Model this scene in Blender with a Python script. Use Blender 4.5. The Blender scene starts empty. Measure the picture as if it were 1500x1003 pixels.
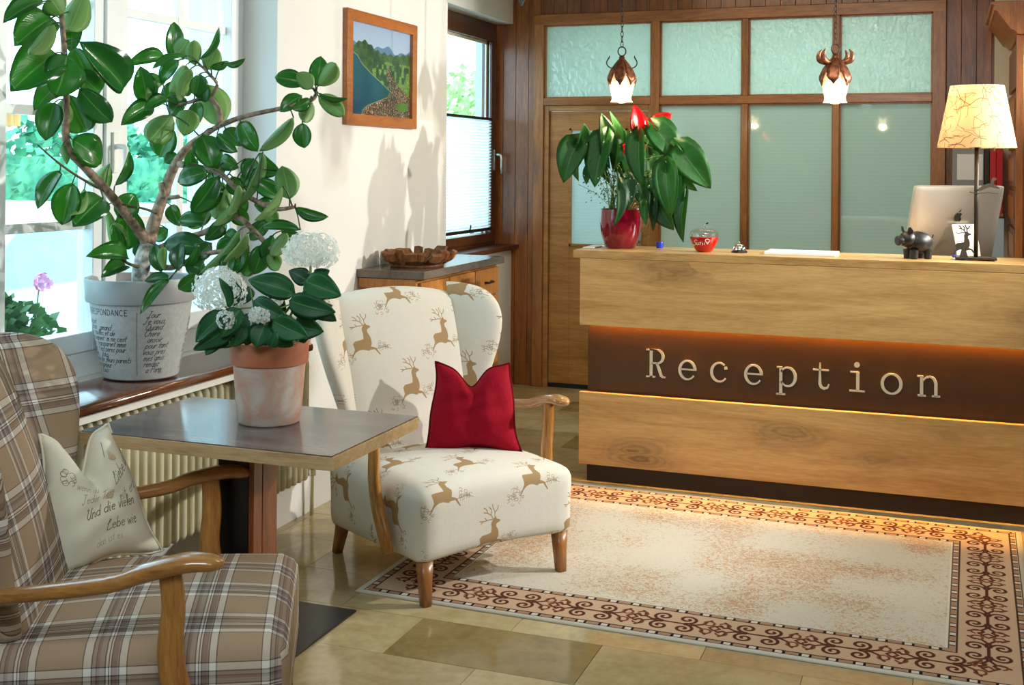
import bpy, bmesh, math, random
import numpy as np
from mathutils import Vector, Matrix
random.seed(7); RNG = np.random.default_rng(7)
PI = math.pi
sc = bpy.context.scene
COL = sc.collection

# ------------------------------------------------------------------ camera
F_PX, YAW, ROLL, CY, CAMH = 1742.767, math.radians(20.125), math.radians(-0.44917), 240.725, 1.5
cam_d = bpy.data.cameras.new('camera'); cam = bpy.data.objects.new('camera', cam_d); COL.objects.link(cam)
cam_d.sensor_width = 36.0; cam_d.lens = F_PX / 1500 * 36.0
cam_d.shift_y = -(501.5 - CY) / 1500
cam_d.clip_start = 0.05; cam_d.clip_end = 200
cam.matrix_world = Matrix.Translation((0, 0, CAMH)) @ Matrix.Rotation(YAW, 4, 'Z') @ Matrix.Rotation(PI/2, 4, 'X') @ Matrix.Rotation(-ROLL, 4, 'Z')
sc.camera = cam
# ------------------------------------------------------------------ colour management
sc.view_settings.view_transform = 'Standard'
sc.view_settings.look = 'None'
sc.view_settings.gamma = 1.0
sc.view_settings.use_curve_mapping = False
sc.view_settings.exposure = 0.03
# ------------------------------------------------------------------ world
w = bpy.data.worlds.new('sky'); sc.world = w; w.use_nodes = True
wn = w.node_tree; bg = wn.nodes['Background']
bg.inputs[0].default_value = (0.58, 0.86, 1.0, 1); bg.inputs[1].default_value = 5.2
# ------------------------------------------------------------------ lights
def light(name, kind, loc, energy, color, size=0.1, rot=None, target=None, size_y=None, spot=None, blend=.3):
    d = bpy.data.lights.new(name, kind); d.energy = energy; d.color = color
    if kind == 'AREA':
        d.size = size
        if size_y: d.shape = 'RECTANGLE'; d.size_y = size_y
    else: d.shadow_soft_size = size
    if kind == 'SPOT': d.spot_size = spot; d.spot_blend = blend
    o = bpy.data.objects.new(name, d); COL.objects.link(o); o.location = loc
    if target is not None:
        o.rotation_euler = (Vector(target) - Vector(loc)).to_track_quat('-Z', 'Y').to_euler()
    return o
KEY = light('halogen_spotlight', 'SPOT', (1.50, 5.22, 2.0), 380, (1.0, .965, .90), .03, target=(-2.2, 4.8, 1.15), spot=math.radians(73), blend=.6)
light('halogen_spotlight_rear', 'SPOT', (1.50, 6.35, 2.15), 330, (1.0, .965, .90), .03, target=(-2.4, 5.2, 1.4), spot=math.radians(62), blend=.4)
light('front_fill_light', 'AREA', (0.9, 1.0, 2.62), 24, (.98, .98, .96), 1.6, target=(-.7, 4.6, .2))  # added soft fill from the viewer's side, stands for no actual lamp
light('middle_fill_light', 'AREA', (-.3, 4.3, 2.70), 12, (1.0, .93, .82), 1.2, target=(-.3, 4.5, 0), size_y=.8)  # unseen overhead fill, added to light the middle of the room
light('chair_fill_light', 'AREA', (-.7, .7, 2.60), 40, (.84, .95, 1.0), .9, target=(-1.7, 2.9, .5))  # cool fill added to brighten the plaid chair and its cushion
light('back_office_lamp', 'AREA', (-1.2, 8.7, 2.6), 74, (.88, 1.0, .97), 2.4, target=(-1.2, 8.6, 0), size_y=.9)
light('partition_fill_light', 'AREA', (-.9, 6.7, 2.70), 9, (1.0, .84, .58), 1.6, target=(-.9, 6.9, 0), size_y=.4)  # extra light added to warm the partition posts, no fixture hangs here
light('desk_downlight', 'SPOT', (-.6, 4.5, 2.68), 34, (1.0, .92, .72), .05, target=(-.55, 5.45, .85), spot=math.radians(72), blend=.35)

# ------------------------------------------------------------------ small maths
def lin(c):
    c = c / 255.0
    return c / 12.92 if c <= .04045 else ((c + .055) / 1.055) ** 2.4
def rgb(r, g, b): return (lin(r), lin(g), lin(b), 1)
_s, _c = math.sin(YAW), math.cos(YAW); _sr, _cr = math.sin(ROLL), math.cos(ROLL)
def ray(u, v):
    x3 = (u - 750) / F_PX; z3 = -(v - CY) / F_PX
    xc = x3*_cr + z3*_sr; z = -x3*_sr + z3*_cr
    return Vector((xc*_c - _s, xc*_s + _c, z))
def at(u, v, d): return Vector((0, 0, CAMH)) + ray(u, v) * d      # a point seen there, d metres deep in the room

# ------------------------------------------------------------------ materials
MATS = {}
def newmat(name):
    m = bpy.data.materials.new(name); m.use_nodes = True; MATS[name] = m
    return m, m.node_tree, m.node_tree.nodes['Principled BSDF']
def N(nt, t, **k):
    n = nt.nodes.new(t)
    for a, b in k.items(): setattr(n, a, b)
    return n
def ramp(nt, fac, stops, interp='LINEAR'):
    r = N(nt, 'ShaderNodeValToRGB'); r.color_ramp.interpolation = interp
    e = r.color_ramp.elements
    while len(e) < len(stops): e.new(.5)
    for i, (p, c) in enumerate(stops): e[i].position = p; e[i].color = c
    nt.links.new(fac, r.inputs[0]); return r.outputs[0]
def coords(nt, scale=(1,1,1), kind='Object', rot=(0,0,0)):
    tc = N(nt, 'ShaderNodeTexCoord'); mp = N(nt, 'ShaderNodeMapping')
    mp.inputs['Scale'].default_value = scale; mp.inputs['Rotation'].default_value = rot
    nt.links.new(tc.outputs[kind], mp.inputs[0]); return mp.outputs[0]
def noise(nt, vec, scale=5, detail=4, rough=.5, dist=0):
    n = N(nt, 'ShaderNodeTexNoise'); n.inputs['Scale'].default_value = scale; n.inputs['Detail'].default_value = detail
    n.inputs['Roughness'].default_value = rough; n.inputs['Distortion'].default_value = dist
    nt.links.new(vec, n.inputs['Vector']); return n.outputs[0]
def bump(nt, b, h, strength=.2, dist=.01):
    n = N(nt, 'ShaderNodeBump'); n.inputs['Strength'].default_value = strength; n.inputs['Distance'].default_value = dist
    nt.links.new(h, n.inputs['Height']); nt.links.new(n.outputs[0], b.inputs['Normal'])
def math_(nt, op, a, b=None, clamp=False):
    n = N(nt, 'ShaderNodeMath', operation=op); n.use_clamp = clamp
    for i, x in enumerate((a, b)):
        if x is None: continue
        if isinstance(x, (int, float)): n.inputs[i].default_value = x
        else: nt.links.new(x, n.inputs[i])
    return n.outputs[0]
def mixc(nt, fac, a, b, mode='MIX'):
    n = N(nt, 'ShaderNodeMix', data_type='RGBA', blend_type=mode)
    for i, x in ((0, fac), (6, a), (7, b)):
        if isinstance(x, (int, float)): n.inputs[i].default_value = x
        elif isinstance(x, tuple): n.inputs[i].default_value = x
        else: nt.links.new(x, n.inputs[i])
    return n.outputs[2]
def plain(name, col, rough=.5, metal=0, noise_amt=.12, nscale=8, coat=0, emit=None, spec=.5):
    m, nt, b = newmat(name)
    v = coords(nt); n = noise(nt, v, nscale)
    c2 = tuple(max(0, x*(1-noise_amt*2)) for x in col[:3]) + (1,)
    c1 = tuple(min(1, x*(1+noise_amt)) for x in col[:3]) + (1,)
    nt.links.new(ramp(nt, n, [(.3, c2), (.7, c1)]), b.inputs['Base Color'])
    b.inputs['Roughness'].default_value = rough; b.inputs['Metallic'].default_value = metal
    b.inputs['Coat Weight'].default_value = coat; b.inputs['Specular IOR Level'].default_value = spec
    if emit: b.inputs['Emission Color'].default_value = emit[0]; b.inputs['Emission Strength'].default_value = emit[1]
    return m
def wood(name, light_c, dark_c, axis='X', scale=1.0, rough=.45, knots=0, coat=0, contrast=1.0, perobj=.0, kscale=(2.0, 5.0)):
    m, nt, b = newmat(name)
    st = {'X': (.9, 9, 9), 'Y': (9, .9, 9), 'Z': (9, 9, .9)}[axis]
    v = coords(nt, tuple(s*scale for s in st))
    n1 = noise(nt, v, 1.6, 5, .6, 1.3); n2 = noise(nt, v, 13, 4, .65, .3)
    big = noise(nt, coords(nt, tuple(s*scale*.25 for s in st)), 1.3, 2, .5, .8)
    g = math_(nt, 'ADD', math_(nt, 'MULTIPLY', n1, .50), math_(nt, 'MULTIPLY', n2, .34))
    g = math_(nt, 'ADD', g, math_(nt, 'MULTIPLY', big, .22))
    h = .11/contrast
    mid = tuple((a+bb)/2 for a, bb in zip(light_c, dark_c))
    c = ramp(nt, g, [(.52-h, dark_c), (.52, mid), (.52+h, light_c)])
    if knots:
        kv = {'X': (kscale[0], 3, kscale[1]), 'Y': (3, kscale[0], kscale[1]), 'Z': (kscale[1], 3, kscale[0])}[axis]
        kvec = coords(nt, kv)
        wob = noise(nt, kvec, 3, 3)
        ad = N(nt, 'ShaderNodeVectorMath', operation='ADD'); nt.links.new(kvec, ad.inputs[0])
        sc_ = N(nt, 'ShaderNodeVectorMath', operation='SCALE'); 
        nt.links.new(wob, sc_.inputs[0]); sc_.inputs['Scale'].default_value = .35; nt.links.new(sc_.outputs[0], ad.inputs[1])
        vo = N(nt, 'ShaderNodeTexVoronoi'); vo.inputs['Scale'].default_value = 1.0; nt.links.new(ad.outputs[0], vo.inputs['Vector'])
        kf = ramp(nt, vo.outputs['Distance'], [(.04, (1,1,1,1)), (.12, (.6,.6,.6,1)), (.42, (.0,.0,.0,1))])
        rings = N(nt, 'ShaderNodeTexWave'); rings.inputs['Scale'].default_value = 1
        sn = math_(nt, 'SINE', math_(nt, 'MULTIPLY', vo.outputs['Distance'], 90))
        kf = math_(nt, 'MULTIPLY', kf, math_(nt, 'ADD', math_(nt, 'MULTIPLY', sn, .22), .75))
        rnd = ramp(nt, N_sep(nt, vo.outputs['Color']), [(1-knots, (0,0,0,1)), (1-knots+.08, (1,1,1,1))])
        kf = math_(nt, 'MULTIPLY', kf, rnd, True)
        c = mixc(nt, kf, c, tuple(x*.22 for x in dark_c[:3]) + (1,))
    if perobj:
        oi = N(nt, 'ShaderNodeObjectInfo')
        br = ramp(nt, oi.outputs['Random'], [(0, (1-perobj,)*3+(1,)), (1, (1+perobj,)*3+(1,))])
        c = mixc(nt, 1.0, c, br, 'MULTIPLY')
    nt.links.new(c, b.inputs['Base Color'])
    b.inputs['Roughness'].default_value = rough; b.inputs['Coat Weight'].default_value = coat; b.inputs['Coat Roughness'].default_value = .15
    bump(nt, b, n2, .08, .004)
    return m
def N_sep(nt, col):
    s = N(nt, 'ShaderNodeSeparateColor'); nt.links.new(col, s.inputs[0]); return s.outputs[0]

M = {}
M['oak'] = wood('oak_panel', rgb(214,176,116), rgb(170,126,70), 'X', 1.0, .36, knots=.6, kscale=(1.7, 5.0), contrast=.75)
M['oak_edge'] = wood('oak_worktop', rgb(208,170,110), rgb(158,120,68), 'X', 1.6, .32, contrast=.9)
M['oak_door'] = wood('oak_door', rgb(182,132,66), rgb(140,92,40), 'X', 1.2, .4, knots=.3)
M['pine'] = wood('pine_frame', rgb(170,110,46), rgb(116,66,22), 'Z', 1.3, .32, knots=.3, coat=.2)
M['pine_h'] = wood('pine_frame_horizontal', rgb(170,110,46), rgb(116,66,22), 'X', 1.3, .32, knots=.3, coat=.2)
M['board'] = wood('dark_wall_boards', rgb(150,90,38), rgb(80,38,12), 'Z', 1.0, .3, coat=.25, contrast=.9, perobj=.22)
M['chairwood'] = wood('chair_wood', rgb(196,140,72), rgb(140,86,36), 'Z', 1.4, .25, coat=.6)
M['armwood'] = wood('arm_wood', rgb(190,138,76), rgb(136,88,40), 'Y', 1.4, .2, coat=.8)
M['legwood'] = wood('leg_wood', rgb(170,112,54), rgb(110,64,26), 'Z', 1.6, .35, coat=.2)
M['sillwood'] = wood('varnished_sill_wood', rgb(104,54,24), rgb(46,20,10), 'Y', 1.8, .10, coat=.8)
M['brownframe'] = wood('brown_window_frame', rgb(88,46,20), rgb(50,24,10), 'Z', 1.2, .35, coat=.2)
M['sideboard'] = wood('sideboard_wood', rgb(190,128,58), rgb(144,88,32), 'Z', 1.2, .4, knots=.3)
M['cabinet'] = wood('cabinet_wood', rgb(186,114,42), rgb(134,72,22), 'Z', 1.2, .35, coat=.2)
M['cabdark'] = wood('cabinet_panel_wood', rgb(136,78,30), rgb(88,46,16), 'Z', 1.2, .35)
M['tableedge'] = wood('table_edge_wood', rgb(206,178,132), rgb(168,138,96), 'X', 2.2, .4)
M['tableleg'] = wood('table_leg_wood', rgb(140,74,30), rgb(92,42,14), 'Z', 1.6, .3, coat=.3)
M['drift'] = wood('rough_bowl_wood', rgb(150,96,48), rgb(60,34,16), 'Z', 2.4, .6, perobj=.3)
M['framewood'] = wood('picture_frame_wood', rgb(176,104,42), rgb(136,74,24), 'Y', 1.2, .3, coat=.3)
def slate(name, a, b_, rough, axis='X'):
    m, nt, b = newmat(name)
    v = coords(nt, (1.2, 6, 6) if axis == 'X' else (6, 1.2, 6))
    n = noise(nt, v, 1.5, 5, .6, .6); n2 = noise(nt, v, 12, 3)
    g = math_(nt, 'ADD', math_(nt, 'MULTIPLY', n, .75), math_(nt, 'MULTIPLY', n2, .25))
    nt.links.new(ramp(nt, g, [(.36, a), (.62, b_)]), b.inputs['Base Color'])
    b.inputs['Roughness'].default_value = rough; bump(nt, b, n2, .05, .002); return m
M['slate'] = slate('grey_table_laminate', rgb(78,70,68), rgb(118,106,100), .15)
M['slate2'] = slate('grey_sideboard_laminate', rgb(76,66,60), rgb(112,98,88), .2, 'Y')
M['plaster'] = plain('white_plaster', rgb(216,218,214), .8, noise_amt=.015, nscale=3)
M['cream'] = plain('cream_paint', rgb(214,200,176), .7, noise_amt=.02)
M['roomwall'] = plain('tan_wall_paint', rgb(150,124,96), .8, noise_amt=.02)
M['ceil'] = plain('ceiling_paint', rgb(190,182,166), .85, noise_amt=.01)
M['whiteframe'] = plain('white_window_paint', rgb(232,238,240), .35, noise_amt=.015)
M['sillwhite'] = plain('white_sill_apron', rgb(214,214,204), .5, noise_amt=.02)
M['darkpanel'] = plain('dark_brown_laminate', rgb(66,44,24), .34, noise_amt=.05)
M['plinth'] = plain('plinth_brown', rgb(38,22,12), .5, noise_amt=.05)
M['black'] = plain('black_lacquer', rgb(14,13,14), .3, noise_amt=.05)
M['mat'] = plain('black_rubber', rgb(20,20,21), .35, noise_amt=.2, nscale=60)
M['radiator'] = plain('radiator_enamel', rgb(206,200,168), .35, noise_amt=.02)
M['alu'] = plain('brushed_aluminium', rgb(196,190,178), .38, metal=.75, noise_amt=.02)
M['alu_white'] = plain('pale_aluminium', rgb(228,222,204), .45, metal=.2, noise_amt=.02)
M['chrome'] = plain('chrome', rgb(225,225,225), .08, metal=1, noise_amt=.02)
M['steel'] = plain('satin_steel', rgb(190,190,186), .28, metal=1, noise_amt=.03)
M['iron'] = plain('wrought_iron', rgb(48,42,36), .45, metal=.7, noise_amt=.2, nscale=40)
M['lampiron'] = plain('lamp_iron', rgb(58,52,42), .5, metal=.6, noise_amt=.15, nscale=30)
M['copper'] = plain('aged_copper', rgb(122,72,44), .42, metal=.6, noise_amt=.4, nscale=45)
M['redfabric'] = plain('crimson_wool', rgb(150,8,34), .85, noise_amt=.10, nscale=120, spec=.15)
M['redpipe'] = plain('dark_crimson_piping', rgb(104,4,24), .85, noise_amt=.1, nscale=90, spec=.15)
M['redpot'] = plain('glossy_burgundy_ceramic', rgb(122,4,34), .1, noise_amt=.05, coat=.6)
M['terracotta'] = None
M['soil'] = plain('potting_soil', rgb(48,34,24), .95, noise_amt=.5, nscale=60)
M['white'] = plain('bright_white', rgb(236,236,230), .5, noise_amt=.01)
M['paper'] = plain('white_paper', rgb(226,234,238), .6, noise_amt=.01)
M['bluepaper'] = plain('pale_blue_card', rgb(176,206,226), .6, noise_amt=.02)
M['bluething'] = plain('blue_plastic', rgb(24,60,190), .3, noise_amt=.03)
M['greyfile'] = plain('grey_card', rgb(140,146,150), .6, noise_amt=.04)
M['redfile'] = plain('red_card', rgb(188,20,40), .5, noise_amt=.03)
M['blackfile'] = plain('black_card', rgb(34,26,26), .5, noise_amt=.03)
M['redwax'] = plain('red_glass_wax', rgb(176,4,10), .12, noise_amt=.05, coat=.5)
M['pig'] = plain('black_ceramic', rgb(11,12,15), .45, noise_amt=.1)
M['bark'] = plain('grey_brown_bark', rgb(150,128,108), .8, noise_amt=.35, nscale=50)
M['barkwhite'] = plain('pale_lower_bark', rgb(196,194,184), .85, noise_amt=.4, nscale=40)
M['twig'] = plain('green_brown_stalk', rgb(92,84,52), .6, noise_amt=.3, nscale=30)
M['greenstalk'] = plain('green_stalk', rgb(92,128,52), .5, noise_amt=.2, nscale=30)
M['petiole'] = plain('dark_green_stalk', rgb(44,74,38), .45, noise_amt=.2, nscale=30)
M['redspathe'] = plain('glossy_red_spathe', rgb(214,18,22), .2, noise_amt=.1, coat=.3)
M['spadix'] = plain('yellow_spadix', rgb(206,170,50), .6, noise_amt=.2, nscale=60)
M['pink'] = plain('pink_petals', rgb(236,150,196), .6, noise_amt=.2)
M['outside_stone'] = plain('pale_paving', rgb(216,216,210), .8, noise_amt=.1)
M['carwhite'] = plain('white_car_paint', rgb(228,240,244), .3, noise_amt=.01, coat=.2)
M['carglass'] = plain('car_window', rgb(176,214,228), .25, noise_amt=.05)
M['rubber'] = plain('tyre', rgb(30,32,34), .7)
M['orangewood'] = wood('carport_wood', rgb(232,170,96), rgb(196,130,66), 'Z', 1, .6)
M['logo'] = plain('dark_logo', rgb(48,48,46), .3)
M['lettermetal'] = plain('pale_brushed_letter', rgb(214,212,196), .4, metal=.25, noise_amt=.02)
M['bluewhite_blind'] = None

def petal_mat(name, c):
    m, nt, b = newmat(name); b.inputs['Base Color'].default_value = c; b.inputs['Roughness'].default_value = .6
    n = noise(nt, coords(nt), 60, 2); nt.links.new(ramp(nt, n, [(.3, tuple(x*.88 for x in c[:3])+(1,)), (.6, c)]), b.inputs['Base Color'])
    tr = N(nt, 'ShaderNodeBsdfTranslucent'); tr.inputs[0].default_value = c; mx = N(nt, 'ShaderNodeMixShader'); mx.inputs[0].default_value = .45
    nt.links.new(b.outputs[0], mx.inputs[1]); nt.links.new(tr.outputs[0], mx.inputs[2]); nt.links.new(mx.outputs[0], nt.nodes['Material Output'].inputs[0]); return m
M['hydwhite'] = petal_mat('white_petals', (.92, .97, .93, 1))
def emit_mat(name, col, strength):
    m = bpy.data.materials.new(name); m.use_nodes = True; nt = m.node_tree
    nt.nodes.remove(nt.nodes['Principled BSDF']); e = N(nt, 'ShaderNodeEmission')
    e.inputs[0].default_value = col; e.inputs[1].default_value = strength
    nt.links.new(e.outputs[0], nt.nodes['Material Output'].inputs[0]); return m
M['bulb'] = emit_mat('glowing_bulb', (1, .80, .50, 1), 9)
M['softbulb'] = emit_mat('shaded_bulb', (1, .84, .6, 1), 5)
M['led'] = emit_mat('amber_led_strip', (1, .46, .05, 1), 240)

def clear_glass(name, tint=(1,1,1,1), gloss=.08, rough=.02):
    m = bpy.data.materials.new(name); m.use_nodes = True; nt = m.node_tree
    nt.nodes.remove(nt.nodes['Principled BSDF'])
    t = N(nt, 'ShaderNodeBsdfTransparent'); t.inputs[0].default_value = tint
    g = N(nt, 'ShaderNodeBsdfGlossy'); g.inputs['Roughness'].default_value = rough
    f = N(nt, 'ShaderNodeLayerWeight'); f.inputs[0].default_value = .5
    a = math_(nt, 'ADD', math_(nt, 'MULTIPLY', math_(nt, 'POWER', f.outputs[1], 5), .9), gloss*.6, True)
    mx = N(nt, 'ShaderNodeMixShader'); nt.links.new(a, mx.inputs[0]); nt.links.new(t.outputs[0], mx.inputs[1]); nt.links.new(g.outputs[0], mx.inputs[2])
    nt.links.new(mx.outputs[0], nt.nodes['Material Output'].inputs[0]); return m
M['glass'] = clear_glass('window_glass', (.93, .98, 1, 1))
M['lampglass'] = clear_glass('clear_lamp_glass', (1, .96, .88, 1), .22, .05)
def glow_glass(name):
    m = clear_glass(name, (1, .97, .9, 1), .22, .05); nt = m.node_tree; out = nt.nodes['Material Output']; old = out.inputs[0].links[0].from_socket
    tr = N(nt, 'ShaderNodeBsdfTranslucent'); tr.inputs[0].default_value = (1, .95, .85, 1); mx = N(nt, 'ShaderNodeMixShader'); mx.inputs[0].default_value = .09
    nt.links.new(old, mx.inputs[1]); nt.links.new(tr.outputs[0], mx.inputs[2]); nt.links.new(mx.outputs[0], out.inputs[0]); return m
M['lampglass'] = glow_glass('seeded_lamp_glass')
M['jarglass'] = clear_glass('jar_glass', (.86, .92, .9, 1), .25, .05)

def frosted(name, col, rib=False):
    m = bpy.data.materials.new(name); m.use_nodes = True; nt = m.node_tree
    nt.nodes.remove(nt.nodes['Principled BSDF'])
    tr = N(nt, 'ShaderNodeBsdfTranslucent'); tr.inputs[0].default_value = col
    df = N(nt, 'ShaderNodeBsdfDiffuse'); df.inputs[0].default_value = (col[0]*.8, col[1]*.8, col[2]*.8, 1)
    g = N(nt, 'ShaderNodeBsdfGlossy'); g.inputs['Roughness'].default_value = .035 if rib else .16
    m1 = N(nt, 'ShaderNodeMixShader'); m1.inputs[0].default_value = .42
    nt.links.new(tr.outputs[0], m1.inputs[1]); nt.links.new(df.outputs[0], m1.inputs[2])
    m2 = N(nt, 'ShaderNodeMixShader'); m2.inputs[0].default_value = .07
    nt.links.new(m1.outputs[0], m2.inputs[1]); nt.links.new(g.outputs[0], m2.inputs[2])
    nt.links.new(m2.outputs[0], nt.nodes['Material Output'].inputs[0])
    if not rib:
        v = coords(nt, (1, 1, .7)); n = noise(nt, v, 34, 1, .4, .4)
        bp = N(nt, 'ShaderNodeBump'); bp.inputs['Strength'].default_value = .6; bp.inputs['Distance'].default_value = .02
        nt.links.new(n, bp.inputs['Height'])
        for s in (tr, df, g): nt.links.new(bp.outputs[0], s.inputs['Normal'])
    else:
        tc = N(nt, 'ShaderNodeTexCoord'); sx = N(nt, 'ShaderNodeSeparateXYZ'); nt.links.new(tc.outputs['Object'], sx.inputs[0])
        wv = math_(nt, 'SINE', math_(nt, 'MULTIPLY', sx.outputs[2], 2*PI/.022))
        f = math_(nt, 'ADD', math_(nt, 'MULTIPLY', wv, .035), .93)
        c = mixc(nt, 1.0, col, f, 'MULTIPLY'); nt.links.new(c, tr.inputs[0])
    return m
M['frost_top'] = frosted('rippled_frosted_glass', (.66, .84, .80, 1))
M['frost_low'] = frosted('satin_frosted_glass', (.60, .71, .65, 1), True)
M['frost_door'] = frosted('door_frosted_glass', (.72, .92, .95, 1), True)

def blindmat():
    m = bpy.data.materials.new('white_pleated_fabric'); m.use_nodes = True; nt = m.node_tree
    nt.nodes.remove(nt.nodes['Principled BSDF'])
    tr = N(nt, 'ShaderNodeBsdfTranslucent'); tr.inputs[0].default_value = (.97, .98, .98, 1)
    df = N(nt, 'ShaderNodeBsdfDiffuse'); df.inputs[0].default_value = (.85, .85, .83, 1)
    m1 = N(nt, 'ShaderNodeMixShader'); m1.inputs[0].default_value = .3
    nt.links.new(tr.outputs[0], m1.inputs[1]); nt.links.new(df.outputs[0], m1.inputs[2])
    nt.links.new(m1.outputs[0], nt.nodes['Material Output'].inputs[0]); return m
M['blind'] = blindmat()

def terracotta(name, washed):
    m, nt, b = newmat(name)
    v = coords(nt); n = noise(nt, v, 9, 5, .6, .8); n2 = noise(nt, v, 60, 3)
    if washed: c = ramp(nt, n, [(.34, rgb(196,138,112)), (.5, rgb(190,166,150)), (.62, rgb(198,188,178))])
    else: c = ramp(nt, n, [(.35, rgb(168,98,66)), (.65, rgb(192,122,86))])
    nt.links.new(c, b.inputs['Base Color']); b.inputs['Roughness'].default_value = .8; bump(nt, b, n2, .1, .003); return m
M['terra_rim'] = terracotta('terracotta_rim', False); M['terra_body'] = terracotta('limewashed_terracotta', True)

def stone(name, base, dark):
    m, nt, b = newmat(name)
    v = coords(nt); oi = N(nt, 'ShaderNodeObjectInfo')
    ad = N(nt, 'ShaderNodeVectorMath', operation='ADD'); nt.links.new(v, ad.inputs[0])
    cmb = N(nt, 'ShaderNodeCombineXYZ'); nt.links.new(math_(nt, 'MULTIPLY', oi.outputs['Random'], 40), cmb.inputs[0])
    nt.links.new(cmb.outputs[0], ad.inputs[1])
    n = noise(nt, ad.outputs[0], 3.5, 6, .6, .8); n2 = noise(nt, ad.outputs[0], 28, 4, .6)
    c = ramp(nt, math_(nt, 'ADD', math_(nt, 'MULTIPLY', n, .7), math_(nt, 'MULTIPLY', n2, .3)), [(.36, dark), (.56, base), (.7, tuple(min(1, x*1.12) for x in base[:3])+(1,))])
    spots = ramp(nt, noise(nt, ad.outputs[0], 70, 2), [(.70, (0,0,0,1)), (.76, (.35,.35,.35,1))])
    c = mixc(nt, spots, c, tuple(x*.5 for x in dark[:3])+(1,))
    br = ramp(nt, oi.outputs['Random'], [(0, (.86,.86,.86,1)), (1, (1.1,1.08,1.04,1))])
    nt.links.new(mixc(nt, 1.0, c, br, 'MULTIPLY'), b.inputs['Base Color'])
    b.inputs['Roughness'].default_value = .11; return m
M['tile'] = stone('beige_limestone', rgb(190,176,136), rgb(164,146,104))
M['tile_dark'] = stone('olive_limestone', rgb(150,132,88), rgb(126,108,68))
M['grout'] = plain('grout', rgb(128,112,84), .8)

def leafmat(name, top, dark, vein, rough=.22, coat=.3, trans=.3, tcol=None, hue=.25, freq=26):
    m, nt, b = newmat(name)
    tc = N(nt, 'ShaderNodeTexCoord'); s = N(nt, 'ShaderNodeSeparateXYZ'); nt.links.new(tc.outputs['UV'], s.inputs[0])
    ax = math_(nt, 'ABSOLUTE', math_(nt, 'SUBTRACT', s.outputs[0], .5))
    oi = N(nt, 'ShaderNodeObjectInfo')
    base = ramp(nt, oi.outputs['Random'], [(0, dark), (.5, top), (1, tuple(x*(1+hue) for x in top[:3])+(1,))])
    side = math_(nt, 'SINE', math_(nt, 'MULTIPLY', math_(nt, 'SUBTRACT', s.outputs[1], math_(nt, 'MULTIPLY', ax, .9)), freq*2))
    sv = math_(nt, 'MULTIPLY', math_(nt, 'POWER', math_(nt, 'ABSOLUTE', side), 10), .16)
    mid = ramp(nt, ax, [(.012, (.8,.8,.8,1)), (.03, (0,0,0,1))])
    f = math_(nt, 'ADD', mid, sv, True)
    c = mixc(nt, f, base, vein)
    nt.links.new(c, b.inputs['Base Color']); b.inputs['Roughness'].default_value = rough; b.inputs['Coat Weight'].default_value = coat
    b.inputs['Coat Roughness'].default_value = .2
    bump(nt, b, math_(nt, 'SUBTRACT', 1.0, f), .25, .004)
    tr = N(nt, 'ShaderNodeBsdfTranslucent'); tr.inputs[0].default_value = tcol or (.30, .62, .06, 1)
    mx = N(nt, 'ShaderNodeMixShader'); mx.inputs[0].default_value = trans
    nt.links.new(b.outputs[0], mx.inputs[1]); nt.links.new(tr.outputs[0], mx.inputs[2])
    nt.links.new(mx.outputs[0], nt.nodes['Material Output'].inputs[0]); return m
M['fig_top'] = leafmat('rubber_leaf_top', rgb(22,100,44), rgb(10,74,56), rgb(120,168,98), .2, .5, .34, tcol=(.30,.72,.05,1))
M['fig_under'] = leafmat('rubber_leaf_underside', rgb(120,160,92), rgb(92,138,80), rgb(170,196,130), .5, .0, .30)
M['hyd_top'] = leafmat('hydrangea_leaf', rgb(20,92,50), rgb(8,64,52), rgb(84,148,92), .5, .0, .16, freq=17)
M['hyd_under'] = leafmat('hydrangea_leaf_underside', rgb(84,140,80), rgb(60,120,70), rgb(120,160,100), .5, 0, .14)
M['anth_top'] = leafmat('anthurium_leaf', rgb(26,90,34), rgb(8,58,34), rgb(86,136,68), .48, .0, .2, freq=12)
M['anth_under'] = leafmat('anthurium_leaf_underside', rgb(70,140,50), rgb(50,120,50), rgb(120,160,80), .5, 0, .2)
M['fill_leaf'] = leafmat('small_filler_leaf', rgb(28,62,26), rgb(16,40,20), rgb(60,90,50), .5, 0, .15)

def foliage_mat(name, a, b_):
    m, nt, b = newmat(name)
    n = noise(nt, coords(nt), 3, 4)
    nt.links.new(ramp(nt, n, [(.35, a), (.65, b_)]), b.inputs['Base Color']); b.inputs['Roughness'].default_value = .6
    return m
M['hedge'] = foliage_mat('hedge_leaves', rgb(30,120,90), rgb(110,186,140))
M['treeleaf'] = foliage_mat('tree_leaves', rgb(150,190,110), rgb(205,225,160))
M['geraniumleaf'] = foliage_mat('geranium_leaves', rgb(24,74,12), rgb(60,120,28))

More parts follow.
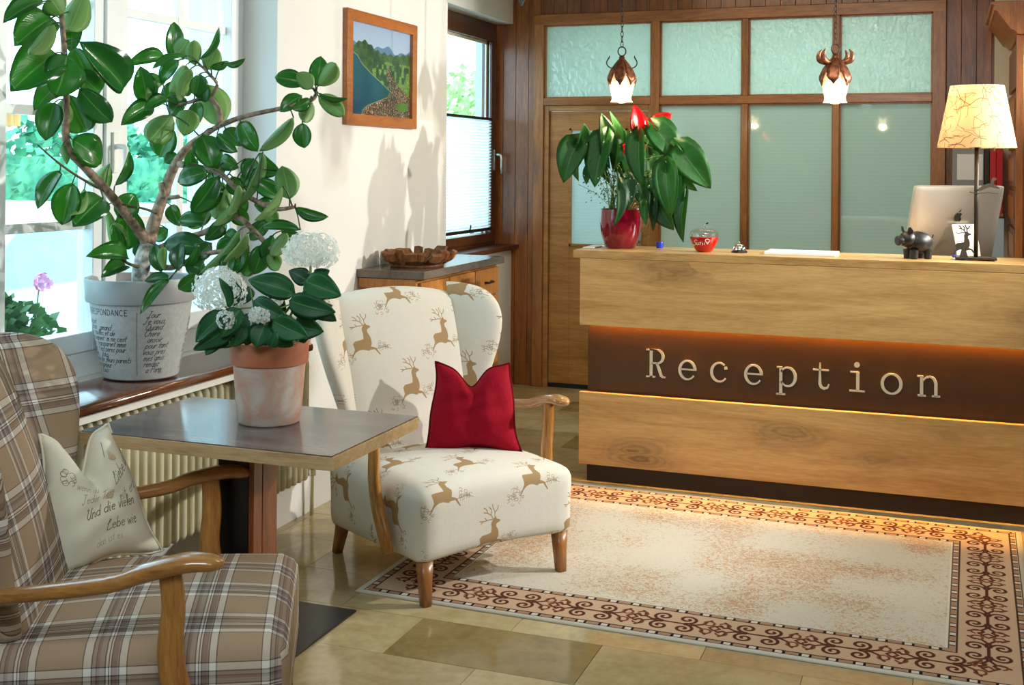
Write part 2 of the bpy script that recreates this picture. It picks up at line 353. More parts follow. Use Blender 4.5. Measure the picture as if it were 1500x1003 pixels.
# ------------------------------------------------------------------ painted textures (numpy, made here)
def soft_noise(h, w_, cells, seed=0):
    r = np.random.default_rng(seed); g = r.random((cells+2, max(2, int(cells*w_/h))+2))
    yy = np.linspace(0, cells, h); xx = np.linspace(0, g.shape[1]-2, w_)
    y0 = np.floor(yy).astype(int); x0 = np.floor(xx).astype(int)
    fy = (yy-y0)[:, None]; fx = (xx-x0)[None]; fy = fy*fy*(3-2*fy); fx = fx*fx*(3-2*fx)
    a = g[y0][:, x0]; b_ = g[y0][:, x0+1]; c = g[y0+1][:, x0]; d = g[y0+1][:, x0+1]
    return (a*(1-fx)+b_*fx)*(1-fy) + (c*(1-fx)+d*fx)*fy
class Canvas:
    def __init__(s, w_, h, col, ppm=1.0, wrap=False):
        s.w, s.h, s.ppm, s.wrap = w_, h, ppm, wrap
        s.a = np.ones((h, w_, 3), np.float32) * np.array(col, np.float32)/255
    def _blend(s, xs, ys, al, col):
        col = np.array(col, np.float32)/255
        if s.wrap: X = xs % s.w; Y = ys % s.h
        else:
            okx = (xs >= 0) & (xs < s.w); oky = (ys >= 0) & (ys < s.h)
            xs, ys = xs[okx], ys[oky]; al = al[oky][:, okx]; X, Y = xs, ys
        if len(X) == 0 or len(Y) == 0: return
        ix = np.ix_(Y, X); al = al[..., None]
        s.a[ix] = s.a[ix]*(1-al) + col*al
    def stroke(s, pts, width, col, alpha=1.0):
        p = np.array(pts, float)*s.ppm; r = width*s.ppm/2
        if len(p) < 2: p = np.vstack([p, p+.01])
        x0, y0 = np.floor(p.min(0)-r-2).astype(int); x1, y1 = np.ceil(p.max(0)+r+2).astype(int)
        if (x1-x0)*(y1-y0) > 90000 and len(p) > 3:
            k = len(p)//2; s.stroke(pts[:k+1], width, col, alpha); s.stroke(pts[k:], width, col, alpha); return
        xs = np.arange(x0, x1); ys = np.arange(y0, y1); gx, gy = np.meshgrid(xs+.5, ys+.5)
        d = np.full(gx.shape, 1e9)
        for a, b_ in zip(p[:-1], p[1:]):
            v = b_-a; L = v@v + 1e-9
            t = np.clip(((gx-a[0])*v[0]+(gy-a[1])*v[1])/L, 0, 1)
            d = np.minimum(d, np.hypot(gx-a[0]-t*v[0], gy-a[1]-t*v[1]))
        s._blend(xs, ys, np.clip(r-d+.5, 0, 1)*alpha, col)
    def fill(s, pts, col, alpha=1.0):
        p = np.array(pts, float)*s.ppm
        x0, y0 = np.floor(p.min(0)-1).astype(int); x1, y1 = np.ceil(p.max(0)+1).astype(int)
        xs = np.arange(x0, x1); ys = np.arange(y0, y1); gx, gy = np.meshgrid(xs+.5, ys+.5)
        ins = np.zeros(gx.shape, bool); j = len(p)-1
        for i in range(len(p)):
            xi, yi = p[i]; xj, yj = p[j]
            c = ((yi > gy) != (yj > gy)) & (gx < (xj-xi)*(gy-yi)/((yj-yi) or 1e-9)+xi)
            ins ^= c; j = i
        s._blend(xs, ys, ins*alpha, col)
    def image(s, name):
        im = bpy.data.images.new(name, s.w, s.h)
        px = np.ones((s.h, s.w, 4), np.float32); px[..., :3] = np.clip(s.a, 0, 1)
        im.pixels.foreach_set(px.ravel()); im.update(); im.pack(); return im

# pen strokes of the letters used on the pot, pillow and jar (unit box, y up, baseline 0, x-height .5)
def arc(cx, cy, rx, ry, a0, a1, n=8):
    return [(cx+rx*math.cos(math.radians(a0+(a1-a0)*i/n)), cy+ry*math.sin(math.radians(a0+(a1-a0)*i/n))) for i in range(n+1)]
GL = {
 'a': ([arc(.25,.25,.2,.25,50,360,10), [(.45,.5),(.45,.06),(.55,0)]], .55), 'b': ([[(.05,1),(.05,0)], arc(.25,.25,.2,.25,180,-180,10)], .55),
 'c': ([arc(.25,.25,.2,.25,45,315,8)], .5), 'd': ([arc(.25,.25,.2,.25,0,360,10), [(.45,1),(.45,0)]], .55),
 'e': ([[(.06,.27),(.42,.3)]+arc(.25,.25,.18,.25,15,320,9)], .5), 'f': ([[(.4,.92),(.28,1),(.2,.85),(.16,-.25)], [(.02,.5),(.36,.5)]], .36),
 'g': ([arc(.25,.25,.2,.25,0,360,10), [(.45,.5),(.4,-.3),(.2,-.38),(.08,-.25)]], .55), 'h': ([[(.08,1),(.05,0)], [(.05,.3),(.2,.5),(.38,.42),(.38,0)]], .5),
 'i': ([[(.1,.5),(.1,.04),(.2,0)], [(.12,.72),(.13,.74)]], .26), 'l': ([[(.16,.2),(.3,.85),(.2,1),(.1,.8),(.1,.1),(.22,0)]], .3),
 'm': ([[(.05,.5),(.05,0)], [(.05,.35),(.18,.5),(.27,.4),(.27,0)], [(.27,.35),(.4,.5),(.5,.4),(.5,.05),(.6,0)]], .64),
 'n': ([[(.05,.5),(.05,0)], [(.05,.32),(.2,.5),(.34,.4),(.34,.05),(.44,0)]], .48), 'o': ([arc(.25,.25,.2,.25,0,360,10)], .52),
 'p': ([[(.08,.5),(.05,-.38)], arc(.26,.25,.2,.25,180,-180,10)], .54), 'q': ([arc(.25,.25,.2,.25,0,360,10), [(.45,.5),(.45,-.38)]], .55),
 'r': ([[(.05,.5),(.05,0)], [(.05,.32),(.18,.48),(.32,.46)]], .36), 's': ([[(.36,.45),(.2,.5),(.08,.4),(.3,.2),(.28,.04),(.05,.03)]], .42),
 't': ([[(.16,.85),(.14,.08),(.3,.02)], [(.02,.52),(.32,.52)]], .36), 'u': ([[(.05,.5),(.06,.1),(.2,0),(.38,.14),(.38,.5),(.4,.04),(.48,0)]], .5),
 'v': ([[(.04,.5),(.2,0),(.38,.5)]], .44), 'w': ([[(.04,.5),(.14,0),(.28,.4),(.42,0),(.54,.5)]], .6), 'y': ([[(.05,.5),(.1,.15),(.25,.05),(.38,.5),(.28,-.3),(.08,-.35)]], .46), 'z': ([[(.05,.5),(.38,.5),(.05,0),(.4,0)]], .46),
 ' ': ([], .34), '.': ([[(.08,.02),(.1,.03)]], .2), "'": ([[(.1,1),(.06,.82)]], .2),
 'A': ([[(0,0),(.3,1),(.6,0)], [(.12,.36),(.48,.36)]], .68), 'C': ([arc(.35,.5,.3,.5,50,310,10)], .68), 'D': ([[(.08,1),(.08,0)], [(.08,1)]+arc(.15,.5,.45,.5,90,-90,9)+[(.08,0)]], .7),
 'E': ([[(.5,1),(.08,1),(.08,0),(.5,0)], [(.08,.52),(.42,.52)]], .6), 'L': ([[(.3,1),(.16,.5),(.05,.05),(.3,0),(.6,.1)], [(.3,1),(.42,.9),(.3,.7),(.1,.6)]], .62), 'N': ([[(.06,0),(.06,1),(.54,0),(.54,1)]], .68),
 'O': ([arc(.35,.5,.3,.5,0,360,14)], .74), 'P': ([[(.08,0),(.08,1),(.35,1),(.5,.88),(.5,.64),(.35,.52),(.08,.52)]], .6), 'R': ([[(.08,0),(.08,1),(.35,1),(.5,.88),(.5,.64),(.35,.52),(.08,.52)], [(.3,.52),(.56,0)]], .64),
 'S': ([[(.58,.86),(.42,1),(.16,.92),(.12,.7),(.5,.36),(.48,.1),(.25,0),(.02,.14)]], .64), 'U': ([[(.0,.88),(.1,1),(.16,.9),(.1,.2),(.3,0),(.52,.2),(.56,1),(.54,.1),(.66,0)]], .72), 'J': ([[(.1,1),(.5,1)], [(.34,1),(.3,.1),(.1,-.1),(0,.1)]], .6),
 'Q': ([arc(.35,.5,.3,.5,0,360,14), [(.4,.25),(.7,-.1)]], .74), 'T': ([[(0,.9),(.6,1)], [(.3,1),(.26,0)]], .6), 'V': ([[(0,1),(.25,0),(.6,1)]], .64), 'M': ([[(.05,0),(.12,1),(.36,.3),(.6,1),(.66,0)]], .76)}
def write(cv, text, x, y, size, width, col, slant=0., alpha=1., rot=0., sp=1.0):
    cx = 0; cr, sr = math.cos(rot), math.sin(rot)
    for ch in text:
        st, adv = GL.get(ch, ([], .34))
        for s_ in st:
            q = [((cx+px+slant*py)*size, py*size) for px, py in s_]
            cv.stroke([(x+a*cr-b_*sr, y+a*sr+b_*cr) for a, b_ in q], width, col, alpha)
        cx += adv*sp
    return cx*size

DEER = [(-.040,-.005),(-.044,.018),(-.034,.028),(-.012,.030),(.004,.034),(.006,.052),(.004,.072),(.008,.080),(.016,.088),(.024,.094),(.028,.086),(.040,.082),(.044,.077),(.034,.072),(.026,.068),(.026,.056),(.032,.046),(.036,.032),(.036,.014),(.030,.002),(.042,-.002),(.052,-.006),(.058,-.018),(.066,-.030),(.062,-.032),(.052,-.020),(.044,-.010),(.026,-.010),(.018,-.014),(-.004,-.008),(-.018,-.008),(-.030,-.012),(-.040,-.018),(-.050,-.030),(-.058,-.040),(-.061,-.038),(-.050,-.022)]
ANT = [[(.014,.086),(.004,.100),(-.010,.108),(-.026,.112)], [(.004,.100),(.006,.116),(-.004,.126)], [(-.010,.108),(-.016,.120),(-.026,.126)], [(.020,.090),(.020,.108),(.012,.122),(.010,.132)], [(.020,.106),(.032,.116),(.034,.126)], [(.010,.086),(-.008,.086),(-.026,.084),(-.044,.086)], [(-.014,.086),(-.022,.094)], [(-.030,.084),(-.040,.078)]]
def paint_deer():
    W, H = .375, .36; ppm = 1900
    cv = Canvas(int(W*ppm), int(H*ppm), (232,229,216), ppm, wrap=True)
    tan, grey = (176,146,104), (168,150,124)
    r = random.Random(3)
    for ox, oy in ((.10, .07), (.10+W/2, .07+H/2)):
        cv.fill([(ox+a, oy+b_) for a, b_ in DEER], tan)
        for s_ in ANT: cv.stroke([(ox+a, oy+b_) for a, b_ in s_], .0032, tan)
        for sx, cx, cy, n in ((-1, -.082, -.036, 26), (1, .088, -.012, 18)):
            for k in range(n):
                a = r.uniform(0, 2*PI); rr = r.uniform(.0, .034)
                px, py = ox+cx+rr*math.cos(a)*1.15, oy+cy+rr*math.sin(a)*.8+.012*sx*(cx > 0)
                b0 = r.uniform(0, 360)
                cv.stroke(arc(px, py, .006, .005, b0, b0+230, 6), .0016, grey, .9)
            cv.stroke([(ox+cx*.6, oy+cy*.7), (ox+cx, oy+cy+.01), (ox+cx*1.35, oy+cy+.0)], .0016, grey)
    n = RNG.random((cv.h, cv.w)).astype(np.float32); n2 = RNG.random((cv.h, 1)).astype(np.float32)*.5+RNG.random((1, cv.w)).astype(np.float32)*.8
    cv.a *= (1-.05*n[..., None]-.035*n2[..., None]); return cv.image('reindeer_print')
def paint_plaid():
    n = 720; t = np.linspace(0, 1, n, endpoint=False)
    tan, cream, dark, brown, grey = np.array([[174,150,122],[236,236,228],[74,60,60],[122,102,92],[150,140,132]])/255.
    seg = [(0,.36,tan),(.36,.375,dark),(.375,.45,cream),(.45,.462,dark),(.462,.475,grey),(.475,.53,brown),(.53,.545,dark),(.545,.56,cream),(.56,.575,dark),(.575,.60,cream),(.60,.615,dark),(.615,.67,grey),(.67,.70,brown),(.70,.712,dark),(.712,.75,grey),(.75,.765,dark),(.765,.85,cream),(.85,.862,dark),(.862,1,tan)]
    L = np.zeros((n, 3))
    for a, b_, c in seg: L[(t >= a) & (t < b_)] = c
    A = L[None, :, :]*np.ones((n, 1, 1)); B = L[:, None, :]*np.ones((1, n, 1))
    yy, xx = np.mgrid[0:n, 0:n]; tw = (((xx+yy)//2) % 2)[..., None]
    c = np.where(tw > 0, A*.62+B*.38, A*.38+B*.62)
    cv = Canvas(n, n, (0,0,0)); cv.a = c.astype(np.float32)*(1-.05*RNG.random((n, n, 1)).astype(np.float32)); return cv.image('plaid_weave')
def spiral(cx, cy, r0, turns, a0, sgn, sx=1.0, n=26):
    return [(cx+sx*r0*(1-.82*i/n)*math.cos(a0+sgn*turns*2*PI*i/n), cy+r0*(1-.82*i/n)*math.sin(a0+sgn*turns*2*PI*i/n)) for i in range(n+1)]
RUGW, RUGH = 2.20, 1.64
def paint_rug():
    ppm = 640
    w_, h = int(RUGW*ppm), int(RUGH*ppm); cv = Canvas(w_, h, (218,214,200), ppm)
    n1 = soft_noise(h, w_, 9, 1); n2 = soft_noise(h, w_, 150, 2); n3 = soft_noise(h, w_, 420, 3)
    k = np.clip((n1*.9+n2*.5+n3*.9)-1.15, 0, .6)*1.5
    cv.a = cv.a*(1-k[..., None]) + np.array([190,150,112], np.float32)/255*k[..., None]; cv.a = cv.a.astype(np.float32)
    B0, B1 = .035, .245           # border from the edge inwards
    tan = (204,176,148); drk = (84,42,28)
    def rect(x0, y0, x1, y1, c): cv.a[int(y0*ppm):int(y1*ppm), int(x0*ppm):int(x1*ppm)] = np.array(c, np.float32)/255
    cream = (226,222,206)
    for (x0, y0, x1, y1) in ((0,0,RUGW,B1+.02), (0,RUGH-B1-.02,RUGW,RUGH), (0,0,B1+.02,RUGH), (RUGW-B1-.02,0,RUGW,RUGH)): rect(x0, y0, x1, y1, cream)
    for (x0, y0, x1, y1) in ((B0,B0,RUGW-B0,B1), (B0,RUGH-B1,RUGW-B0,RUGH-B0), (B0,B0,B1,RUGH-B0), (RUGW-B1,B0,RUGW-B0,RUGH-B0)): rect(x0, y0, x1, y1, tan)
    def guard(d, inner):
        g = .018
        x0, y0, x1, y1 = d, d, RUGW-d, RUGH-d
        for horiz in (0, 1):
            L = (x1-x0) if horiz else (y1-y0); p = 0; j = 0
            while p < L:
                ln, c = ((.042, (176,140,112)), (.008, (30,22,20)), (.022, (224,214,198)), (.008, (30,22,20)))[j % 4]
                q = min(L, p+ln)
                if horiz:
                    rect(x0+p, y0-g/2, x0+q, y0+g/2, c); rect(x0+p, y1-g/2, x0+q, y1+g/2, c)
                else:
                    rect(x0-g/2, y0+p, x0+g/2, y0+q, c); rect(x1-g/2, y0+p, x1+g/2, y0+q, c)
                p = q; j += 1
        e = g/2+.003
        for o_ in ((e, -e) if inner else (-e, e)):
            q = d+o_
            cv.stroke([(q, q), (RUGW-q, q), (RUGW-q, RUGH-q), (q, RUGH-q), (q, q)], .0035 if o_*(1 if inner else -1) > 0 else .006, (44,26,20), .85)
    guard(B0, False); guard(B1, True)
    mid = (B0+B1)/2; hw = .040
    def cell(fx, fy, ax, ay):       # fx(t,s) maps along/across into rug metres
        for s_ in (1, -1):
            for e in (1, -1):
                cv.stroke([fx(*p) for p in spiral(e*.045, s_*hw*.98, .034, 1.35, -PI/2*s_ if e > 0 else -PI/2*s_, s_*e, 1.15)], .0105, drk)
                cv.stroke([fx(*p) for p in [(e*.045, s_*.006), (e*.085, s_*.004), (e*.112, s_*.020), (e*.118, s_*.046), (e*.132, s_*.060)]], .0095, drk)
                cv.stroke([fx(*p) for p in arc(e*.128, s_*.034, .020, .018, 200, 520, 10)], .008, (120,66,44))
            cv.stroke([fx(*p) for p in [(-.155, s_*.018), (-.140, s_*.03), (-.128, s_*.012), (-.112, s_*.018)]], .008, drk)
        cv.stroke([fx(-.05, 0), fx(.05, 0)], .010, drk)
        cv.stroke([fx(*p) for p in [(.135, 0), (.155, .02), (.175, 0), (.155, -.02), (.135, 0)]], .009, (104,54,36))
    P = .315
    nx = int((RUGW-2*mid)/P)+1; px = (RUGW-2*mid)/nx
    for i in range(nx):
        c = mid+px*(i+.5)
        for yb in (mid, RUGH-mid): cell(lambda t, s_, c=c, yb=yb: (c+t*px/P, yb+s_), 0, 0, 0)
    ny = int((RUGH-2*mid)/P)+1; py = (RUGH-2*mid)/ny
    for i in range(ny):
        c = mid+py*(i+.5)
        for xb in (mid, RUGW-mid): cell(lambda t, s_, c=c, xb=xb: (xb+s_, c+t*py/P), 0, 0, 0)
    cv.a *= (.93+.07*RNG.random((h, w_, 1)).astype(np.float32)); return cv.image('rug_pattern')
def paint_pot():
    cv = Canvas(1500, 420, (172,174,172), 420)      # u = around, v = up the wall (unit height 1)
    ink = (44,46,52)
    # the side seen: u from .0 (left) to 1 (right) over half the circumference -> 0..~1.8
    write(cv, 'CORRESPONDANCE', .02, .86, .075, .010, ink, 0, .9, sp=1.15)
    lines = ['amicint', 'balcon   amand', 'les feuilles et de', 'mouvement  m ne cest', 'qui  Transparent mme', 'ma   t est peres pour', 'bien .   Vous', 'que n les fleurs parents', 'vous honneur', 'Louis']
    r = random.Random(5)
    for i, t in enumerate(lines):
        write(cv, t, .05+(.16 if i == 9 else 0)+r.uniform(0, .03), .735-i*.072, .078, .0085, ink, .45, .92, sp=.96)
    for i, t in enumerate(['Jour', 'Je vous', 'Quand', 'Chere', 'Bonsoir', 'pour tant', 'vous pres', 'mes amis', 'rendez', 'a Paris']):
        write(cv, t, 1.0+r.uniform(0, .05), .83-i*.082, .082, .008, ink, .5, .85)
    cv.stroke([(.93, .9), (.925, .6), (.92, .3), (.925, .06)], .007, ink, .8)
    for i in range(5): cv.stroke(arc(1.28, .08+i*.012, .03, .012, 0, 300, 8), .006, (90,84,80), .8)
    # second half repeats further round the pot
    n = soft_noise(420, 1500, 30, 9)[..., None]; cv.a *= (.94+.08*n).astype(np.float32)
    for i, t in enumerate(lines): write(cv, t, 1.75+r.uniform(0, .04), .735-i*.072, .078, .0085, ink, .45, .9)
    return cv.image('handwriting_on_pot')
def paint_pillow():
    cv = Canvas(900, 900, (232,228,206), 900); ink = (112,92,80)
    write(cv, 'Und die vielen', .34, .36, .085, .0075, ink, .4, .95, rot=.10)
    write(cv, 'Lebe wie', .52, .22, .085, .007, ink, .4, .8, rot=.16)
    write(cv, 'Jeder Tag', .30, .50, .075, .0055, ink, .4, .6, rot=.05)
    write(cv, 'wenn du', .26, .62, .07, .005, ink, .4, .5, rot=-.1)
    write(cv, 'Liebe und', .68, .58, .09, .0075, ink, .5, .75, rot=.45)
    write(cv, 'mit Herz', .70, .44, .08, .0065, ink, .5, .6, rot=.35)
    write(cv, 'das ist es', .40, .12, .06, .005, ink, .4, .35, rot=.1)
    r = random.Random(2)
    for k in range(14):
        a = r.uniform(0, 6); cv.stroke(arc(.18+.05*math.cos(a), .70+.05*math.sin(a), .03, .02, r.uniform(0,360), r.uniform(360,600), 8), .004, ink, .7)
    for (cx, cy, s_) in ((.80, .80, .075), (.60, .52, .07)):
        for k in range(12):
            a = r.uniform(0, 6.28); rr = r.uniform(0, s_*.6)
            cv.fill(arc(cx+rr*math.cos(a), cy+rr*math.sin(a), s_*.35, s_*.25, 0, 360, 10), (206,170,122) if k % 2 else (196,186,160), .28)
        for k in range(5): cv.stroke(arc(cx, cy, s_*(.3+.12*k), s_*.4, r.uniform(0,200), r.uniform(200,380), 8), .0035, (170,140,110), .6)
    cv.stroke([(.70, .84), (.76, .93)], .008, (110,104,92), .9)
    return cv.image('script_print')
def paint_view():
    W, H = 760, 520; cv = Canvas(W, H, (150,172,190), H)
    asp = W/H; yy, xx = np.mgrid[0:H, 0:W]; y = yy/H; x = xx/H/asp
    sky = np.stack([.56+.16*(1-y), .66+.12*(1-y), .78+.06*(1-y)], -1); cv.a = sky.astype(np.float32)
    far = .76+.03*np.sin(x*14)+.02*np.sin(x*31+1); m_ = y < far
    cv.a[m_] = np.array([84,116,150])/255
    n1 = soft_noise(H, W, 16, 4); n2 = soft_noise(H, W, 60, 5)
    ridge = .71+.10*np.exp(-((x-.22)/.16)**2)+.035*np.exp(-((x-.95)/.12)**2)+.012*np.sin(x*60); m_ = y < ridge
    g = (n1*.6+n2*.4)[..., None]; forest = np.array([18,42,28])/255*(1-g)+np.array([74,110,52])/255*g
    cv.a = np.where(m_[..., None], forest, cv.a)
    mead = (n1 > .56) & (y < .62) & (x > .35); cv.a = np.where(mead[..., None], np.array([96,132,58])/255*(.7+.5*n2[..., None]), cv.a)
    def inside(P):
        m2 = np.zeros(x.shape, bool); j2 = len(P)-1
        for i2 in range(len(P)):
            xi, yi = P[i2]; xj, yj = P[j2]
            m2 ^= ((yi > y) != (yj > y)) & (x < (xj-xi)*(y-yi)/((yj-yi) or 1e-9)+xi); j2 = i2
        return m2
    shore = [(.19,0),(.2,.05),(.28,.11),(.45,.17),(.6,.22),(.66,.29),(.5,.38),(.33,.47),(.2,.55),(.12,.64),(0,.69)]
    lake = inside([(-.1,-.1),(-.1,.69)]+shore[::-1]+[(.19,-.1)])
    town = inside([(.17,-.1)]+shore[:6]+[(.60,.42),(.58,.55),(.64,.55),(.74,.40),(.9,.30),(1.1,.2),(1.1,-.1)])
    r = RNG.random((H//5+1, W//6+1)); pal = np.array([[190,182,172],[150,84,60],[44,58,34],[100,90,78],[40,60,32],[168,112,90],[30,46,28],[52,70,40]])/255
    idx = (np.kron(r, np.ones((5, 6)))[:H, :W]*8).astype(int); cv.a = np.where(town[..., None], pal[idx]*(.6+.5*n2[..., None]), cv.a)
    dep = np.stack([.03+0*x, .33-.10*(1-y)+.06*x, .39-.06*(1-y)], -1); cv.a = np.where(lake[..., None], dep*(.9+.14*n2[..., None]), cv.a).astype(np.float32)
    cv.stroke([(a*asp, b_) for a, b_ in shore], .012, (128,140,100), .8)
    cv.fill([(a*asp, b_) for a, b_ in arc(.86, .13, .11, .055, 0, 360, 20)], (72,112,40))
    cv.stroke([(a*asp, b_) for a, b_ in [(.60,.56),(.62,.44),(.70,.33),(.82,.24),(1,.16)]], .008, (150,140,124), .7)
    return cv.image('lake_photograph')
def paint_shade():
    cv = Canvas(1400, 420, (240,222,186), 420); r = random.Random(8)
    for k in range(190):
        x, y = r.uniform(0, 3.3), r.uniform(0, 1); a = r.uniform(0, 6.28); pts = [(x, y)]
        for i in range(r.randint(3, 7)):
            a += r.uniform(-.9, .9); x += .06*math.cos(a)*r.uniform(.6, 2); y += .06*math.sin(a)*r.uniform(.6, 2); pts.append((x, y))
        cv.stroke(pts, r.choice((.005, .009)), (142,84,44), r.uniform(.6, 1))
    return cv.image('crinkled_paper')
def img_mat(name, im, scale=(1,1), rough=.7, bump_scale=None, translucent=0, ext='REPEAT', coat=0, weave=0):
    m, nt, b = newmat(name)
    tc = N(nt, 'ShaderNodeTexCoord'); mp = N(nt, 'ShaderNodeMapping'); mp.inputs['Scale'].default_value = (scale[0], scale[1], 1)
    nt.links.new(tc.outputs['UV'], mp.inputs[0]); t = N(nt, 'ShaderNodeTexImage'); t.image = im; t.extension = ext
    nt.links.new(mp.outputs[0], t.inputs[0]); nt.links.new(t.outputs[0], b.inputs['Base Color'])
    b.inputs['Roughness'].default_value = rough; b.inputs['Coat Weight'].default_value = coat
    b.inputs['Specular IOR Level'].default_value = .25
    if weave:
        n = noise(nt, coords(nt, (1,1,1)), weave, 2); bump(nt, b, n, .25, .002)
    if translucent:
        tr = N(nt, 'ShaderNodeBsdfTranslucent'); nt.links.new(t.outputs[0], tr.inputs[0])
        mx = N(nt, 'ShaderNodeMixShader'); mx.inputs[0].default_value = translucent
        nt.links.new(b.outputs[0], mx.inputs[1]); nt.links.new(tr.outputs[0], mx.inputs[2]); nt.links.new(mx.outputs[0], nt.nodes['Material Output'].inputs[0])
    return m
M['deer'] = img_mat('reindeer_fabric', paint_deer(), (1/.375, 1/.36), .85, weave=260)
M['plaid'] = img_mat('plaid_fabric', paint_plaid(), (1/.18, 1/.18), .85, weave=260)
M['rug'] = img_mat('rug_pile', paint_rug(), rough=.95, weave=300)
M['potscript'] = img_mat('zinc_with_script', paint_pot(), rough=.45)
M['pillowscript'] = img_mat('printed_cream_fabric', paint_pillow(), rough=.85, weave=200)
M['view'] = img_mat('lake_print', paint_view(), rough=.3, coat=.3)
M['shade'] = img_mat('paper_lamp_shade', paint_shade(), rough=.8, translucent=.6)
M['zinc'] = plain('grey_painted_zinc', rgb(150,154,154), .42, noise_amt=.03)

# ------------------------------------------------------------------ object helpers
def link(o, parent=None):
    COL.objects.link(o)
    if parent is not None: o.parent = parent
    return o
def tag(o, label=None, cat=None, group=None, kind=None):
    if label: o['label'] = label
    if cat: o['category'] = cat
    if group: o['group'] = group
    if kind: o['kind'] = kind
    return o
def thing(name, label, cat, loc=(0,0,0), rz=0, group=None, kind=None):
    o = bpy.data.objects.new(name, None); o.empty_display_size = .1; link(o); o.location = loc; o.rotation_euler = (0, 0, rz)
    return tag(o, label, cat, group, kind)
def finish(bm, name, mat, parent=None, smooth=True, bevel=0, segs=2, autosmooth=None):
    bmesh.ops.recalc_face_normals(bm, faces=bm.faces)
    me = bpy.data.meshes.new(name); bm.to_mesh(me); bm.free()
    mats = mat if isinstance(mat, (list, tuple)) else [mat]
    for mm in mats: me.materials.append(mm)
    o = bpy.data.objects.new(name, me); link(o, parent)
    if bevel:
        md = o.modifiers.new('bevel', 'BEVEL'); md.width = bevel; md.segments = segs; md.limit_method = 'ANGLE'; md.angle_limit = .7; md.harden_normals = True
    if smooth:
        for p in me.polygons: p.use_smooth = True
        ang = autosmooth if autosmooth else .7
        if bevel or autosmooth: me.set_sharp_from_angle(angle=ang)
    return o
def addbox(bm, x0, x1, y0, y1, z0, z1, mat=0):
    vs = [bm.verts.new((x, y, z)) for x in (x0, x1) for y in (y0, y1) for z in (z0, z1)]
    for f in ((0,1,3,2), (4,6,7,5), (0,4,5,1), (2,3,7,6), (0,2,6,4), (1,5,7,3)):
        bm.faces.new([vs[i] for i in f]).material_index = mat
def box(name, x0, x1, y0, y1, z0, z1, mat, parent=None, bevel=.003):
    bm = bmesh.new(); addbox(bm, x0, x1, y0, y1, z0, z1); return finish(bm, name, mat, parent, bevel > 0, bevel)
def boxes(name, L, mat, parent=None, bevel=.002):
    bm = bmesh.new()
    for b_ in L: addbox(bm, *b_)
    return finish(bm, name, mat, parent, bevel > 0, bevel)
def lathe_bm(prof, seg=32, closed=False, bm=None, center=(0,0,0), uv=None, a0=0):
    bm = bm or bmesh.new(); rings = []
    for r, z in prof:
        if r < 1e-5: rings.append([bm.verts.new((center[0], center[1], center[2]+z))])
        else: rings.append([bm.verts.new((center[0]+r*math.cos(a0+2*PI*i/seg), center[1]+r*math.sin(a0+2*PI*i/seg), center[2]+z)) for i in range(seg)])
    lay = bm.loops.layers.uv.verify() if uv else None
    for k in range(len(rings)-1):
        A, B = rings[k], rings[k+1]
        for i in range(seg):
            j = (i+1) % seg
            if len(A) == 1 and len(B) == 1: continue
            if len(A) == 1: vs = [A[0], B[j], B[i]]; us = None
            elif len(B) == 1: vs = [A[i], A[j], B[0]]; us = None
            else: vs = [A[i], A[j], B[j], B[i]]; us = ((i, k), (i+1, k), (i+1, k+1), (i, k+1))
            f = bm.faces.new(vs)
            if uv and us:
                for l, (a, b_) in zip(f.loops, us): l[lay].uv = uv(a/seg, b_)
    return bm
def sweep_bm(path, hw, hh, up=(0,0,1), seg=10, power=2.0, bm=None, caps=True, closed=False):
    """closed tube of superelliptic section along a path; hw half width (sideways), hh half height (along up)"""
    bm = bm or bmesh.new(); P = [Vector(p) for p in path]; n = len(P); up = Vector(up)
    if not isinstance(hw, (list, tuple)): hw = [hw]*n
    if not isinstance(hh, (list, tuple)): hh = [hh]*n
    rings = []
    for i, p in enumerate(P):
        if closed: t = P[(i+1) % n]-P[i-1]
        else: t = P[min(i+1, n-1)]-P[max(i-1, 0)]
        t.normalize(); s_ = t.cross(up)
        if s_.length < 1e-4: s_ = t.cross(Vector((1, .2, 0)))
        s_.normalize(); u_ = s_.cross(t).normalized(); r = []
        for k in range(seg):
            a = 2*PI*k/seg; ca, sa = math.cos(a), math.sin(a)
            e = 2/power
            r.append(bm.verts.new(p + s_*hw[i]*math.copysign(abs(ca)**e, ca) + u_*hh[i]*math.copysign(abs(sa)**e, sa)))
        rings.append(r)
    m_ = n if closed else n-1
    for i in range(m_):
        A, B = rings[i], rings[(i+1) % n]
        for k in range(seg): bm.faces.new((A[k], A[(k+1) % seg], B[(k+1) % seg], B[k]))
    if caps and not closed:
        bm.faces.new(rings[0]); bm.faces.new(rings[-1][::-1])
    return bm
def spline(pts, n=4):
    P = [Vector(p) for p in pts]; out = []
    for i in range(len(P)-1):
        a, b_, c, d = P[max(i-1, 0)], P[i], P[i+1], P[min(i+2, len(P)-1)]
        for k in range(n):
            t = k/n; out.append(.5*((2*b_)+(-a+c)*t+(2*a-5*b_+4*c-d)*t*t+(-a+3*b_-3*c+d)*t**3))
    out.append(P[-1]); return out
def lerp_list(v, n):
    v = list(v); m_ = len(v)-1; return [v[min(int(i*m_/(n-1)), m_-1)]*(1-(i*m_/(n-1)-min(int(i*m_/(n-1)), m_-1)))+v[min(int(i*m_/(n-1)), m_-1)+1]*(i*m_/(n-1)-min(int(i*m_/(n-1)), m_-1)) for i in range(n)]
